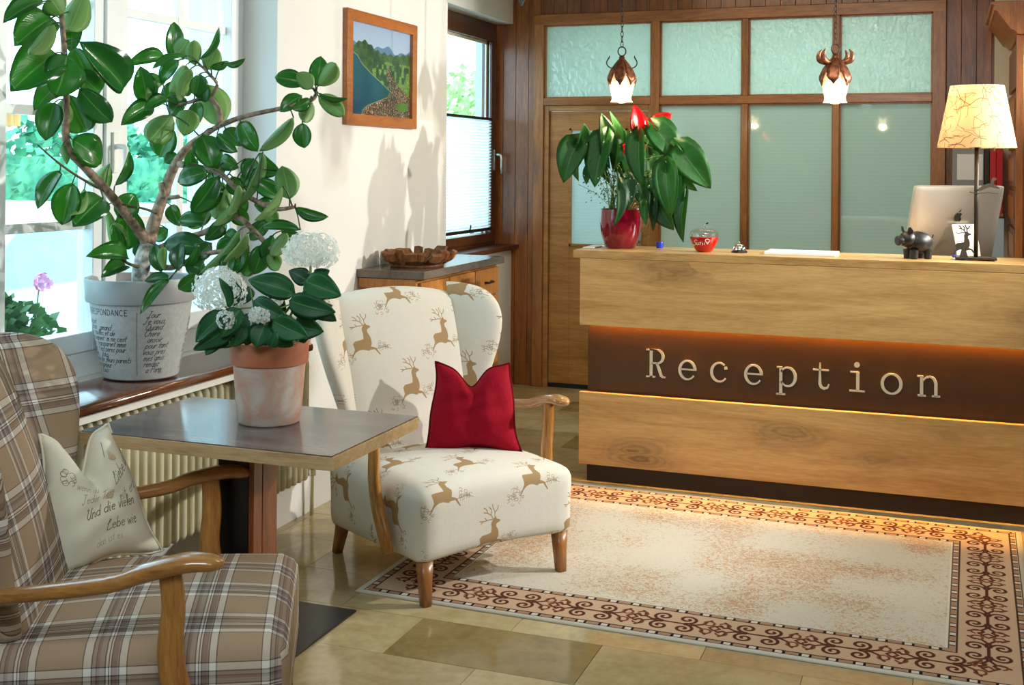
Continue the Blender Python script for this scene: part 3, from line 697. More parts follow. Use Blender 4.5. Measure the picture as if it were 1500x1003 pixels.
def tube(name, pts, r, mat, parent=None, seg=8, smooth_n=3, hh=None, up=(0,0,1), power=2):
    p = spline(pts, smooth_n) if smooth_n > 1 else [Vector(q) for q in pts]
    rw = lerp_list(r, len(p)) if isinstance(r, (list, tuple)) else [r]*len(p)
    rh = (lerp_list(hh, len(p)) if isinstance(hh, (list, tuple)) else [hh]*len(p)) if hh else rw
    return finish(sweep_bm(p, rw, rh, up, seg, power), name, mat, parent)
def prism_bm(poly, th, origin, ex, ey, bm=None):
    bm = bm or bmesh.new(); ex, ey = Vector(ex), Vector(ey); n = ex.cross(ey).normalized(); o = Vector(origin)
    A = [bm.verts.new(o+ex*x+ey*y+n*th/2) for x, y in poly]; B = [bm.verts.new(o+ex*x+ey*y-n*th/2) for x, y in poly]
    f1 = bm.faces.new(A); f2 = bm.faces.new(B[::-1])
    for i in range(len(poly)):
        j = (i+1) % len(poly); bm.faces.new((A[i], B[i], B[j], A[j]))
    f1.normal_update(); f2.normal_update()
    bmesh.ops.triangulate(bm, faces=[f1, f2]); return bm
def strip_bm(pts, wd, th, origin, ex, ey, bm=None, closed=False):
    """flat stroke of given widths, extruded"""
    bm = bm or bmesh.new(); n = len(pts); L = []; R = []
    if not isinstance(wd, (list, tuple)): wd = [wd]*n
    for i in range(n):
        if closed: a, b_ = pts[i-1], pts[(i+1) % n]
        else: a, b_ = pts[max(i-1, 0)], pts[min(i+1, n-1)]
        tx, ty = b_[0]-a[0], b_[1]-a[1]; l = math.hypot(tx, ty) or 1; nx, ny = -ty/l, tx/l; h = wd[i]/2
        L.append((pts[i][0]+nx*h, pts[i][1]+ny*h)); R.append((pts[i][0]-nx*h, pts[i][1]-ny*h))
    ex, ey = Vector(ex), Vector(ey); nn = ex.cross(ey).normalized(); o = Vector(origin)
    V = [[bm.verts.new(o+ex*p[0]+ey*p[1]+nn*z) for p in S] for S in (L, R) for z in (th/2, -th/2)]
    Lt, Lb, Rt, Rb = V
    for i in range(n if closed else n-1):
        j = (i+1) % n
        bm.faces.new((Lt[i], Lt[j], Rt[j], Rt[i])); bm.faces.new((Lb[i], Rb[i], Rb[j], Lb[j]))
        bm.faces.new((Lt[i], Lb[i], Lb[j], Lt[j])); bm.faces.new((Rt[i], Rt[j], Rb[j], Rb[i]))
    if not closed:
        bm.faces.new((Lt[0], Rt[0], Rb[0], Lb[0])); bm.faces.new((Lt[-1], Lb[-1], Rb[-1], Rt[-1]))
    return bm
def rbox_bm(x0, x1, y0, y1, z0, z1, r, n=(10, 10, 8), deform=None, uvf=None):
    """rounded, subdivided cushion block; uvf(face, p) gives metric uv from the undeformed point"""
    bm = bmesh.new(); lay = bm.loops.layers.uv.verify(); cache = {}
    lo, hi = (x0, y0, z0), (x1, y1, z1)
    def mk(ix, iy, iz):
        key = (ix, iy, iz)
        if key in cache: return cache[key]
        p = []
        for a, i in enumerate(key):
            t = i/n[a]; p.append(lo[a]+(hi[a]-lo[a])*t)
        q = []; inner = []
        for a in range(3):
            rr = min(r, (hi[a]-lo[a])/2*.999); inner.append(min(max(p[a], lo[a]+rr), hi[a]-rr))
        d = Vector([p[a]-inner[a] for a in range(3)])
        if d.length > 1e-7:
            m_ = max(abs(c) for c in d); d = d.normalized()*m_
        v = Vector(inner)+d; raw = v.copy()
        if deform: v = Vector(deform(v))
        cache[key] = (bm.verts.new(v), raw); return cache[key]
    for ax in range(3):
        b_, c = (ax+1) % 3, (ax+2) % 3
        for side in (0, n[ax]):
            for i in range(n[b_]):
                for j in range(n[c]):
                    ks = []
                    for di, dj in ((0,0), (1,0), (1,1), (0,1)):
                        k = [0,0,0]; k[ax] = side; k[b_] = i+di; k[c] = j+dj; ks.append(mk(*k))
                    f = bm.faces.new([k[0] for k in ks])
                    if uvf:
                        for l, k in zip(f.loops, ks): l[lay].uv = uvf((ax, 1 if side else -1), k[1])
    return bm
def copy_tree(o, parent=None):
    c = o.copy(); COL.objects.link(c); c.parent = parent
    for ch in o.children: copy_tree(ch, c)
    return c

# ================================================================== SETTING
XW, YB = -2.571, 7.64            # picture wall plane, back wall plane
# floor: slab + stone tiles in running bond
fl = box('floor', -2.95, 3.2, -1.6, 7.7, -.12, -.006, M['grout'], bevel=0); tag(fl, 'polished beige limestone floor laid in rectangular tiles', kind='structure')
TW, TH = .612, .303
tb = bmesh.new(); addbox(tb, 0, TW-.002, 0, TH-.002, -.010, 0); tile_o = finish(tb, 'tile', M['tile'], fl, False)
tb = bmesh.new(); addbox(tb, 0, TW-.002, 0, TH-.002, -.010, 0); tile_d = finish(tb, 'tile', M['tile_dark'], fl, False); tile_d.location = (-1.614, 3.291, 0)
tag(tile_d, 'darker olive beige stone tile in front of the rug')
DARK = [(-.08, 0)]
first = True
for j in range(-4, 15):
    y = 3.291+j*TH
    off = -1.614 + (0 if j % 2 == 0 else .306)
    for i in range(-3, 8):
        x = off+i*TW
        if j == 0 and i == 0: continue
        if x+TW < -2.62 or x > 1.6 or (y > 5.6 and x > -.9): continue
        dark = (j, i) in ((9, -1), (11, 0), (8, 0), (12, -1))
        src = tile_d if dark else tile_o
        if first and not dark: o = tile_o; first = False
        else:
            o = src.copy(); COL.objects.link(o); o.parent = fl
            if dark and 'label' in o: del o['label']
        o.location = (x, y, RNG.uniform(-.0004, .0004))
ceil = box('ceiling', -3.1, 3.25, -1.65, 10.4, 2.75, 2.85, M['ceil'], bevel=0); tag(ceil, 'white plaster ceiling', kind='structure')
# left wall: picture wall with the near window recess, stepping back to the far window
bm = bmesh.new()
addbox(bm, -3.0, XW, 4.223, 5.975, 0, 2.75)                       # pier carrying the picture
addbox(bm, -3.0, XW-.09, 2.28, 4.223, 0, .765)                    # parapet behind the radiator
addbox(bm, -3.0, XW, 2.28, 4.223, 2.42, 2.75)                     # head of the near window
addbox(bm, -3.0, XW, -1.6, 2.28, 0, 2.75)                         # wall towards the viewer
addbox(bm, -3.1, -2.80, 5.975, 7.70, 0, .925)                     # parapet under the far window
addbox(bm, -3.1, -2.80, 5.975, 7.70, 2.46, 2.75)                  # lintel of the far window
addbox(bm, -3.1, -2.80, 5.975, 6.28, .925, 2.46)
tag(finish(bm, 'wall_left', M['plaster'], smooth=False), 'white plaster wall with two window recesses', kind='structure')
bm = bmesh.new(); addbox(bm, 3.2, 3.3, -1.6, 7.7, 0, 2.75); tag(finish(bm, 'wall_right', M['roomwall'], smooth=False), 'tan painted wall', kind='structure')
bm = bmesh.new(); addbox(bm, -3.0, 3.3, -1.7, -1.6, 0, 2.75); tag(finish(bm, 'wall_front', M['roomwall'], smooth=False), 'white plaster wall', kind='structure')
# back wall: boards + cream plaster beyond
wb = boxes('wall_back', [(-2.97, -2.60, YB+.022, YB+.10, 0, 2.75), (-2.60, 0.02, YB+.022, YB+.10, 2.50, 2.75), (-.02, .27, YB+.022, YB+.10, 0, 2.75)], M['board'], bevel=0)
tag(wb, 'dark stained vertical board wall around the glazed partition', kind='structure')
x = -2.96; k = 0; plank_cache = {}
def plank(x0, x1, z0, z1):
    box('plank', x0+.0008, x1-.0008, YB, YB+.021, z0, z1, M['board'], wb, .0025)
while x < -2.62:
    wdt = min(.092, -2.60-x); plank(x, x+wdt, 0, 2.74); x += wdt
x = -2.60
while x < 0.0:
    wdt = min(.094, .0-x)
    if wdt < .01: break
    plank(x, x+wdt, 2.515, 2.74); x += wdt
x = -.014
while x < .24: plank(x, x+.085, 0, 2.74); x += .085
tag(boxes('wall_back_right', [(.255, .31, YB-.02, YB+.1, 0, 2.75), (.31, 3.2, YB-.02, YB+.1, 0, 2.75)], M['cream'], bevel=0), 'cream wall beside the dark boards', kind='structure')
# room behind the glass
bm = bmesh.new(); addbox(bm, -3.1, .6, 10.2, 10.3, 0, 2.75); addbox(bm, -3.1, -3.0, 7.7, 10.2, 0, 2.75); addbox(bm, .5, .6, 7.74, 10.2, 0, 2.75); addbox(bm, -3.0, .5, 7.7, 10.2, -.12, -.001)
tag(finish(bm, 'wall_office', M['plaster'], smooth=False), 'walls of the office behind the frosted glass', kind='structure')

# glazed partition
PT = thing('window_3', 'pine framed partition of frosted glass behind the reception counter', None, (0, YB, 0), kind='structure')
def pbox(name, x0, x1, z0, z1, d0, d1, mat): return box(name, x0, x1, d0, d1, z0, z1, mat, PT, .004)
for (x0, x1) in ((-2.635, -2.565), (-1.828, -1.770), (-.092, -.015)): pbox('post', x0, x1, 0, 2.50, -.035, .05, M['pine'])
pbox('rail', -2.635, -.015, 2.44, 2.512, -.036, .05, M['pine_h'])
pbox('rail', -2.565, -1.828, 1.898, 1.948, -.034, .05, M['pine_h']); pbox('rail', -1.770, -.092, 1.898, 1.948, -.034, .05, M['pine_h'])
pbox('rail', -1.770, -.092, .0, .10, -.034, .05, M['pine_h'])
for (x0, x1) in ((-1.236, -1.196), (-.672, -.634)):
    pbox('mullion', x0, x1, 1.948, 2.44, -.03, .045, M['pine']); pbox('mullion', x0, x1, .10, 1.898, -.03, .045, M['pine'])
for (x0, x1) in ((-2.565, -1.828), (-1.770, -1.236), (-1.196, -.672), (-.634, -.092)):
    box('glass_pane', x0, x1, .012, .018, 1.948, 2.44, M['frost_top'], PT, 0)
for (x0, x1) in ((-1.770, -1.236), (-1.196, -.672), (-.634, -.092)):
    box('glass_pane', x0, x1, .012, .018, .10, 1.898, M['frost_low'], PT, 0)
# glazing beads
L = []
for (x0, x1) in ((-2.565, -1.828), (-1.770, -1.236), (-1.196, -.672), (-.634, -.092)):
    for (z0, z1) in ((1.948, 2.44),) + (((.10, 1.898),) if x0 > -2 else ()):
        L += [(x0, x0+.009, -.012, .012, z0, z1), (x1-.009, x1, -.012, .012, z0, z1), (x0, x1, -.012, .012, z0, z0+.009), (x0, x1, -.012, .012, z1-.009, z1)]
boxes('glazing_bead', L, M['pine'], PT, .001)
# door
D = thing('door_1', 'oak door with a tall frosted glass panel behind the red anthurium', None, (0, YB, 0), kind='structure')
boxes('door_frame', [(-2.565, -2.530, -.02, .05, 0, 1.898), (-1.845, -1.828, -.02, .05, 0, 1.898), (-2.530, -1.845, -.02, .05, 1.862, 1.898)], M['oak_door'], D, .003)
boxes('door_leaf', [(-2.527, -2.385, 0, .04, .03, 1.858), (-1.99, -1.848, 0, .04, .03, 1.858), (-2.385, -1.99, 0, .04, 1.736, 1.858), (-2.385, -1.99, 0, .04, .03, .965)], M['oak_door'], D, .002)
boxes('glass_bead', [(-2.39, -2.372, -.008, .01, .955, 1.745), (-2.003, -1.985, -.008, .01, .955, 1.745), (-2.39, -1.985, -.008, .01, 1.73, 1.745), (-2.39, -1.985, -.008, .01, .955, .972)], M['oak_door'], D, .002)
box('glass_pane', -2.385, -1.99, .015, .022, .965, 1.736, M['frost_door'], D, 0)
boxes('door_gap', [(-2.53, -1.845, .0, .045, 0, .03)], M['black'], D, 0)
hd = box('door_plate', -1.915, -1.885, -.012, 0, .90, 1.06, M['steel'], D, .003)
tube('door_handle', [(-1.90, -.012, 1.0), (-1.90, -.05, 1.0), (-1.92, -.055, 1.0), (-2.0, -.055, 1.0)], .009, M['steel'], hd, 8, 2)

# near window (white casements)
W1 = thing('window_1', 'tall white casement window with glazing bars', None, (-2.745, 0, 0), kind='structure')
def wf(name, y0, y1, z0, z1, d0=-.03, d1=.03, mat='whiteframe', b=.004, par=None): return box(name, d0, d1, y0, y1, z0, z1, M[mat], par or W1, b)
wf('frame', 2.28, 4.223, 2.34, 2.42, -.05, .02); wf('frame', 2.28, 4.223, .775, .86, -.05, .02); wf('frame', 2.28, 2.34, .86, 2.34, -.05, .02)
wf('frame', 4.165, 4.223, .86, 2.34, -.05, .015)
wf('centre_post', 3.345, 3.425, .86, 2.34, -.035, .04)
for (y0, y1) in ((2.34, 3.345), (3.425, 4.165)):
    a, b_ = (y0, y1)
    wf('sash', a, a+.048, .86, 2.34, -.04, .028); wf('sash', b_-.048, b_, .86, 2.34, -.04, .028)
    wf('sash', a+.048, b_-.048, 2.285, 2.34, -.04, .028); wf('sash', a+.048, b_-.048, .86, .925, -.04, .028)
    box('glass_pane', -.013, -.007, a+.048, b_-.048, .925, 2.285, M['glass'], W1, 0)
    mY = 3.815 if y0 > 3 else 2.905
    for zb in (1.285, 1.662, 2.030): wf('glazing_bar', a+.048, b_-.048, zb-.016, zb+.016, -.022, .002, b=.002)
    wf('glazing_bar', mY-.018, mY+.018, .925, 2.285, -.024, .004, b=.002)
wh = wf('handle_plate', 3.372, 3.398, 1.46, 1.60, .04, .05, 'white', .002)
tube('window_handle', [(.05, 3.385, 1.55), (.085, 3.385, 1.55), (.09, 3.385, 1.53), (.09, 3.385, 1.43)], .009, M['white'], wh, 8, 2)
# aprons under the frame and the varnished sill
box('trim_1', -2.74, -2.66, 2.28, 4.223, .745, .776, M['sillwhite'], None, .003); tag(bpy.data.objects['trim_1'], 'white apron strip under the window', kind='structure')
bm = sweep_bm([(-2.54, 2.28, .758), (-2.54, 4.221, .758)], .148, .0205, (0,0,1), 20, 5.0)
sill = finish(bm, 'trim_2', M['sillwood']); tag(sill, 'dark varnished wooden window sill with a rounded front edge', kind='structure')
tag(box('trim_3', -2.47, -2.41, 2.28, 4.22, .715, .737, M['sillwhite'], None, .002), 'pale batten under the front of the window sill', kind='structure')
# far window (brown)
W2 = thing('window_2', 'brown framed window with a white pleated blind', None, (-2.95, 0, 0), kind='structure')
for (y0, y1, z0, z1) in ((6.285, 7.655, 2.40, 2.458), (6.285, 7.655, .935, .975), (6.285, 6.33, .975, 2.40), (7.61, 7.655, .975, 2.40)): box('frame', -.04, .03, y0, y1, z0, z1, M['brownframe'], W2, .004)
for (y0, y1, z0, z1) in ((6.33, 7.61, 2.33, 2.40), (6.33, 7.61, .975, 1.035), (6.33, 6.40, 1.035, 2.33), (7.52, 7.61, 1.035, 2.33)): box('sash', -.03, .045, y0, y1, z0, z1, M['brownframe'], W2, .004)
box('glass_pane', -.012, -.006, 6.40, 7.52, 1.035, 2.33, M['glass'], W2, 0)
boxes('glazing_seal', [(0, .012, 7.497, 7.52, 1.035, 2.33), (0, .012, 6.40, 7.52, 2.31, 2.33)], M['alu_white'], W2, .002)
hp = box('handle_plate', .045, .055, 7.553, 7.580, 1.46, 1.60, M['steel'], W2, .002)
tube('window_handle', [(.055, 7.567, 1.565), (.095, 7.567, 1.565), (.10, 7.567, 1.54), (.10, 7.572, 1.43)], .011, M['steel'], hp, 8, 2)
# pleated blind
BL = thing('pleated_blind', 'white pleated blind covering the lower two thirds of the brown window', 'blind', (-2.905, 6.40, 0))
bm = bmesh.new(); zz = np.linspace(1.075, 1.795, 73)
A = [bm.verts.new((.010*((i % 2)*2-1), 0, z)) for i, z in enumerate(zz)]; B = [bm.verts.new((.010*((i % 2)*2-1), 1.10, z)) for i, z in enumerate(zz)]
for i in range(72): bm.faces.new((A[i], A[i+1], B[i+1], B[i]))
finish(bm, 'pleated_fabric', M['blind'], BL, False)
box('top_rail', -.014, .014, -.005, 1.11, 1.795, 1.812, M['iron'], BL, .002); br_ = box('bottom_rail', -.014, .014, -.005, 1.11, 1.055, 1.075, M['iron'], BL, .002)
tube('pull_tab', [(.014, .70, 1.07), (.022, .70, 1.085), (.018, .715, 1.105)], .005, M['iron'], br_, 6, 2)
boxes('guide_cord', [(.0, .003, 1.07, 1.073, 1.05, 2.32), (0, .003, .03, .033, 1.05, 2.32)], M['steel'], BL, 0)
tag(box('trim_4', -3.0, -2.745, 5.99, 7.637, .926, .956, M['brownframe'], None, .005), 'dark wooden sill under the brown window', kind='structure')

# ================================================================== OUTSIDE
tag(box('ground', -24, -3.2, -4, 34, -.5, -.35, M['outside_stone'], None, 0), 'pale paved yard outside the window', kind='structure')
def clump(name, mat, regions, n, s, parent=None, seed=1):
    r = np.random.default_rng(seed); bm = bmesh.new()
    tot = sum(q[6] for q in regions)
    for (cx, cy, cz, rx, ry, rz, wt) in regions:
        for _ in range(int(n*wt/tot)):
            d = r.normal(size=3); d /= np.linalg.norm(d); k = r.uniform(.55, 1)**.5
            p = Vector((cx+d[0]*rx*k, cy+d[1]*ry*k, cz+d[2]*rz*k)); a = Vector(r.normal(size=3)).normalized(); b_ = a.orthogonal(); q = s*r.uniform(.6, 1.3)
            c = a.cross(b_)
            vs = [bm.verts.new(p+a*q), bm.verts.new(p+b_*q*.6), bm.verts.new(p-a*q*.7), bm.verts.new(p-b_*q*.6)]
            bm.faces.new(vs)
    me = bpy.data.meshes.new(name); bm.to_mesh(me); bm.free(); me.materials.append(mat)
    o = bpy.data.objects.new(name, me); link(o, parent); o['kind'] = 'stuff'; return o
HG = thing('hedge', 'blue green clipped hedge beyond the parked car', 'hedge', (-11.0, 12, -.35))
clump('foliage', M['hedge'], [(0, y, 1.15, .8, .9, 1.25, 1) for y in np.arange(-9, 9, 1.0)], 16000, .085, HG, 3)
box('hedge_core', -.5, .5, -9.5, 9.2, 0, 1.9, M['hedge'], HG, 0)
def tree(loc, h, rad, label, mat, n, seed, grp=None):
    t = thing('tree', label, 'tree', loc, group=grp)
    tube('trunk', [(0, 0, 0), (.05, .02, h*.4), (0, 0, h*.75)], [.14, .10, .05], M['bark'], t, 8)
    r = random.Random(seed)
    clump('foliage', mat, [(r.uniform(-rad*.5, rad*.5), r.uniform(-rad*.5, rad*.5), h*.72+r.uniform(-rad*.4, rad*.5), rad*.6, rad*.6, rad*.55, 1) for _ in range(9)], n, .09, t, seed); return t
tree((-9.6, 8.0, -.35), 3.6, 1.3, 'blue green garden tree left of the window post', M['hedge'], 5000, 11)
tree((-8.2, 20.4, -.35), 3.3, 1.6, 'pale green tree seen through the brown window', M['treeleaf'], 2600, 12)
# carport
CP = thing('carport', 'carport on pale orange timber posts behind the car', 'carport', (-9.0, 8.1, -.35))
for (px, py) in ((0, 0), (0, 1.3), (-2.4, 0)): box('post', px-.08, px+.08, py-.08, py+.08, 0, 2.2, M['orangewood'], CP, .005)
box('beam', -.09, .09, -2.3, 1.6, 2.2, 2.38, M['orangewood'], CP, .005)
bm = bmesh.new(); pl = [(-2.6, 2.38), (.5, 2.38), (-1.0, 3.4)]
finish(prism_bm(pl, 4.0, (0, -.35, 0), (1,0,0), (0,0,1), bm), 'gable_roof', M['white'], CP, False)
# car
CAR = thing('parked_car', 'pale silver estate car parked outside the window', 'car', (-6.4, 6.6, -.35), math.radians(4))
prof = [(-2.2,.35),(-2.22,.75),(-2.05,.92),(-1.35,1.02),(-.75,1.46),(.1,1.56),(1.3,1.52),(2.0,1.10),(2.2,1.0),(2.24,.5),(2.15,.32)]
bm = prism_bm([(a, b_) for a, b_ in prof], 1.76, (0,0,0), (0,1,0), (0,0,1)); finish(bm, 'body', M['carwhite'], CAR, True, .05, 3)
def side_window(pts):
    for s_ in (-1, 1): finish(prism_bm(pts, .012, (s_*.885, 0, 0), (0,1,0), (0,0,1)), 'side_window', M['carglass'], CAR, False)
side_window([(-1.2,1.05),(-.72,1.40),(-.1,1.49),(-.1,1.05)]); side_window([(-.02,1.05),(-.02,1.49),(.85,1.47),(.85,1.05)]); side_window([(.93,1.06),(.93,1.46),(1.25,1.44),(1.75,1.10)])
for a, b_, nm in (((-1.33,1.06), (-.77,1.45), 'windscreen'), ((1.95,1.16), (1.36,1.49), 'rear_window')):
    d = Vector((0, b_[0]-a[0], b_[1]-a[1])); bm = bmesh.new(); n_ = Vector((0, -d.z, d.y)).normalized()*(.02 if nm == 'windscreen' else -.02)
    vs = []
    for off in (n_, n_*-.2):
        vs += [bm.verts.new(Vector((s_*.72, p[0], p[1]))+off) for s_, p in ((-1, a), (1, a), (1, b_), (-1, b_))]
    for f in ((0,1,2,3), (7,6,5,4), (0,4,5,1), (1,5,6,2), (2,6,7,3), (3,7,4,0)): bm.faces.new([vs[i] for i in f])
    finish(bm, nm, M['carglass'], CAR, False)
for y_ in (-1.4, 1.4):
    for s_ in (-1, 1):
        bm = lathe_bm([(0, -.1), (.24, -.1), (.32, -.07), (.32, .07), (.24, .1), (0, .1)], 20); wl = finish(bm, 'wheel', M['rubber'], CAR); wl.rotation_euler = (0, PI/2, 0); wl.location = (s_*.80, y_, .32)
# geranium box on the outer ledge
GB = thing('geranium_box', 'flower box of leafy pink geraniums outside the left pane', 'flower box', (-3.14, 3.02, .38))
boxes('trough', [(-.12, .12, -.55, .55, .0, .22)], M['terra_rim'], GB, .01)
boxes('bracket', [(-.12, .12, -.5, -.46, -.65, 0), (-.12, .12, .46, .5, -.65, 0)], M['iron'], GB, 0)
clump('foliage', M['geraniumleaf'], [(r_, y_, .40+.05*math.sin(y_*9), .13, .15, .24, 1) for y_ in np.arange(-.5, .55, .12) for r_ in (0,)], 2600, .028, GB, 5)
for k, (y_, z_) in enumerate(((.05, .82), (-.12, .62), (.22, .66), (.45, .68), (-.34, .64), (.12, .60))):
    bm = bmesh.new(); r = random.Random(k)
    for _ in range(26):
        d = Vector((r.gauss(0,1), r.gauss(0,1), r.gauss(0,1))).normalized(); p = Vector((.06, y_, z_))+d*(.045 if k == 0 else .03); a = d.orthogonal().normalized(); b2 = d.cross(a)
        q = .014; vs = [bm.verts.new(p+a*q), bm.verts.new(p+b2*q+d*.004), bm.verts.new(p-a*q), bm.verts.new(p-b2*q+d*.004)]; bm.faces.new(vs)
    finish(bm, 'flower_head', M['pink'], GB, False)
    tube('flower_stalk', [(0, y_, .35), (.04, y_, z_-.03)], .003, M['greenstalk'], GB, 5, 1)

# ================================================================== RADIATOR
RD = thing('radiator', 'cream ribbed column radiator under the window sill', 'radiator', (-2.535, 2.55, 0))
n_el = 42
for k in range(n_el):
    y = k*.0445
    bm = sweep_bm([(0, y, .175), (0, y, .19), (0, y, .60), (0, y, .665), (0, y, .68)], [.012, .0165, .0165, .0165, .012], [.028, .034, .034, .034, .028], (1, 0, 0), 10, 3)
    finish(bm, 'rib', M['radiator'], RD)
bm = sweep_bm([(0, -.02, .215), (0, n_el*.0445, .215)], .014, .014, seg=10); sweep_bm([(0, -.02, .64), (0, n_el*.0445, .64)], .014, .014, seg=10, bm=bm); finish(bm, 'header_pipe', M['radiator'], RD)
boxes('wall_bracket', [(-.125, 0, .25, .27, .60, .62), (-.125, 0, 1.55, 1.57, .60, .62)], M['radiator'], RD, 0)
bm = sweep_bm([(0, 1.86, .215), (.0, 1.90, .215), (.0, 1.92, .19), (.0, 1.92, 0)], .009, .009, (1,0,0), 8); lathe_bm([(0,.17),(.018,.17),(.018,.24),(0,.24)], 12, bm=bm, center=(0,1.92,0)); finish(bm, 'supply_pipe', M['chrome'], RD)

# ================================================================== RUG, MAT
RX0, RY0 = -1.935, 3.722
bm = bmesh.new(); lay = bm.loops.layers.uv.verify(); nx, ny = 44, 32; G = {}
for i in range(nx+1):
    for j in range(ny+1):
        u_, v_ = i/nx, j/ny
        G[i, j] = bm.verts.new((u_*RUGW, v_*RUGH, 0.006+.0012*math.sin(u_*17+v_*5)*math.sin(v_*11)))
for i in range(nx):
    for j in range(ny):
        f = bm.faces.new((G[i,j], G[i+1,j], G[i+1,j+1], G[i,j+1]))
        for l, (a, b_) in zip(f.loops, ((i,j),(i+1,j),(i+1,j+1),(i,j+1))): l[lay].uv = (a/nx, b_/ny)
edge = [(i, 0) for i in range(nx)]+[(nx, j) for j in range(ny)]+[(nx-i, ny) for i in range(nx)]+[(0, ny-j) for j in range(ny)]
low = [bm.verts.new((G[e].co.x, G[e].co.y, .0008)) for e in edge]
for k in range(len(edge)):
    f = bm.faces.new((G[edge[k]], low[k], low[(k+1) % len(edge)], G[edge[(k+1) % len(edge)]]))
    for l in f.loops: l[lay].uv = (.001, .001)
rug = finish(bm, 'area_rug', M['rug']); rug.location = (RX0, RY0, 0); rug.rotation_euler = (0, 0, math.radians(-1.0))
tag(rug, 'cream rug with brown scroll border lying in front of the reception counter', 'rug')
mt = box('floor_mat', -2.40, -1.845, 2.60, 3.56, .0006, .008, M['mat'], None, .003); tag(mt, 'black floor mat between the plaid chair and the table leg', 'mat')

# ================================================================== TABLE
TB = thing('side_table', 'square pedestal table with a grey top and pale wooden edge', 'table', (-1.890, 2.998, 0))
box('tabletop', -.398, .398, -.266, .266, .7385, .7415, M['slate'], TB, .0008)
box('edge_core', -.401, .401, -.269, .269, .703, .7382, M['tableedge'], TB, .0015)
box('pedestal', -.085, .018, -.058, .066, .03, .703, M['black'], TB, .002)
box('side_board', .0185, .036, -.060, -.014, .03, .703, M['tableleg'], TB, .003)
box('side_board', .0185, .036, -.012, .068, .03, .703, M['tableleg'], TB, .003)
box('foot_plate', -.14, .043, -.10, .12, .009, .03, M['black'], TB, .003)

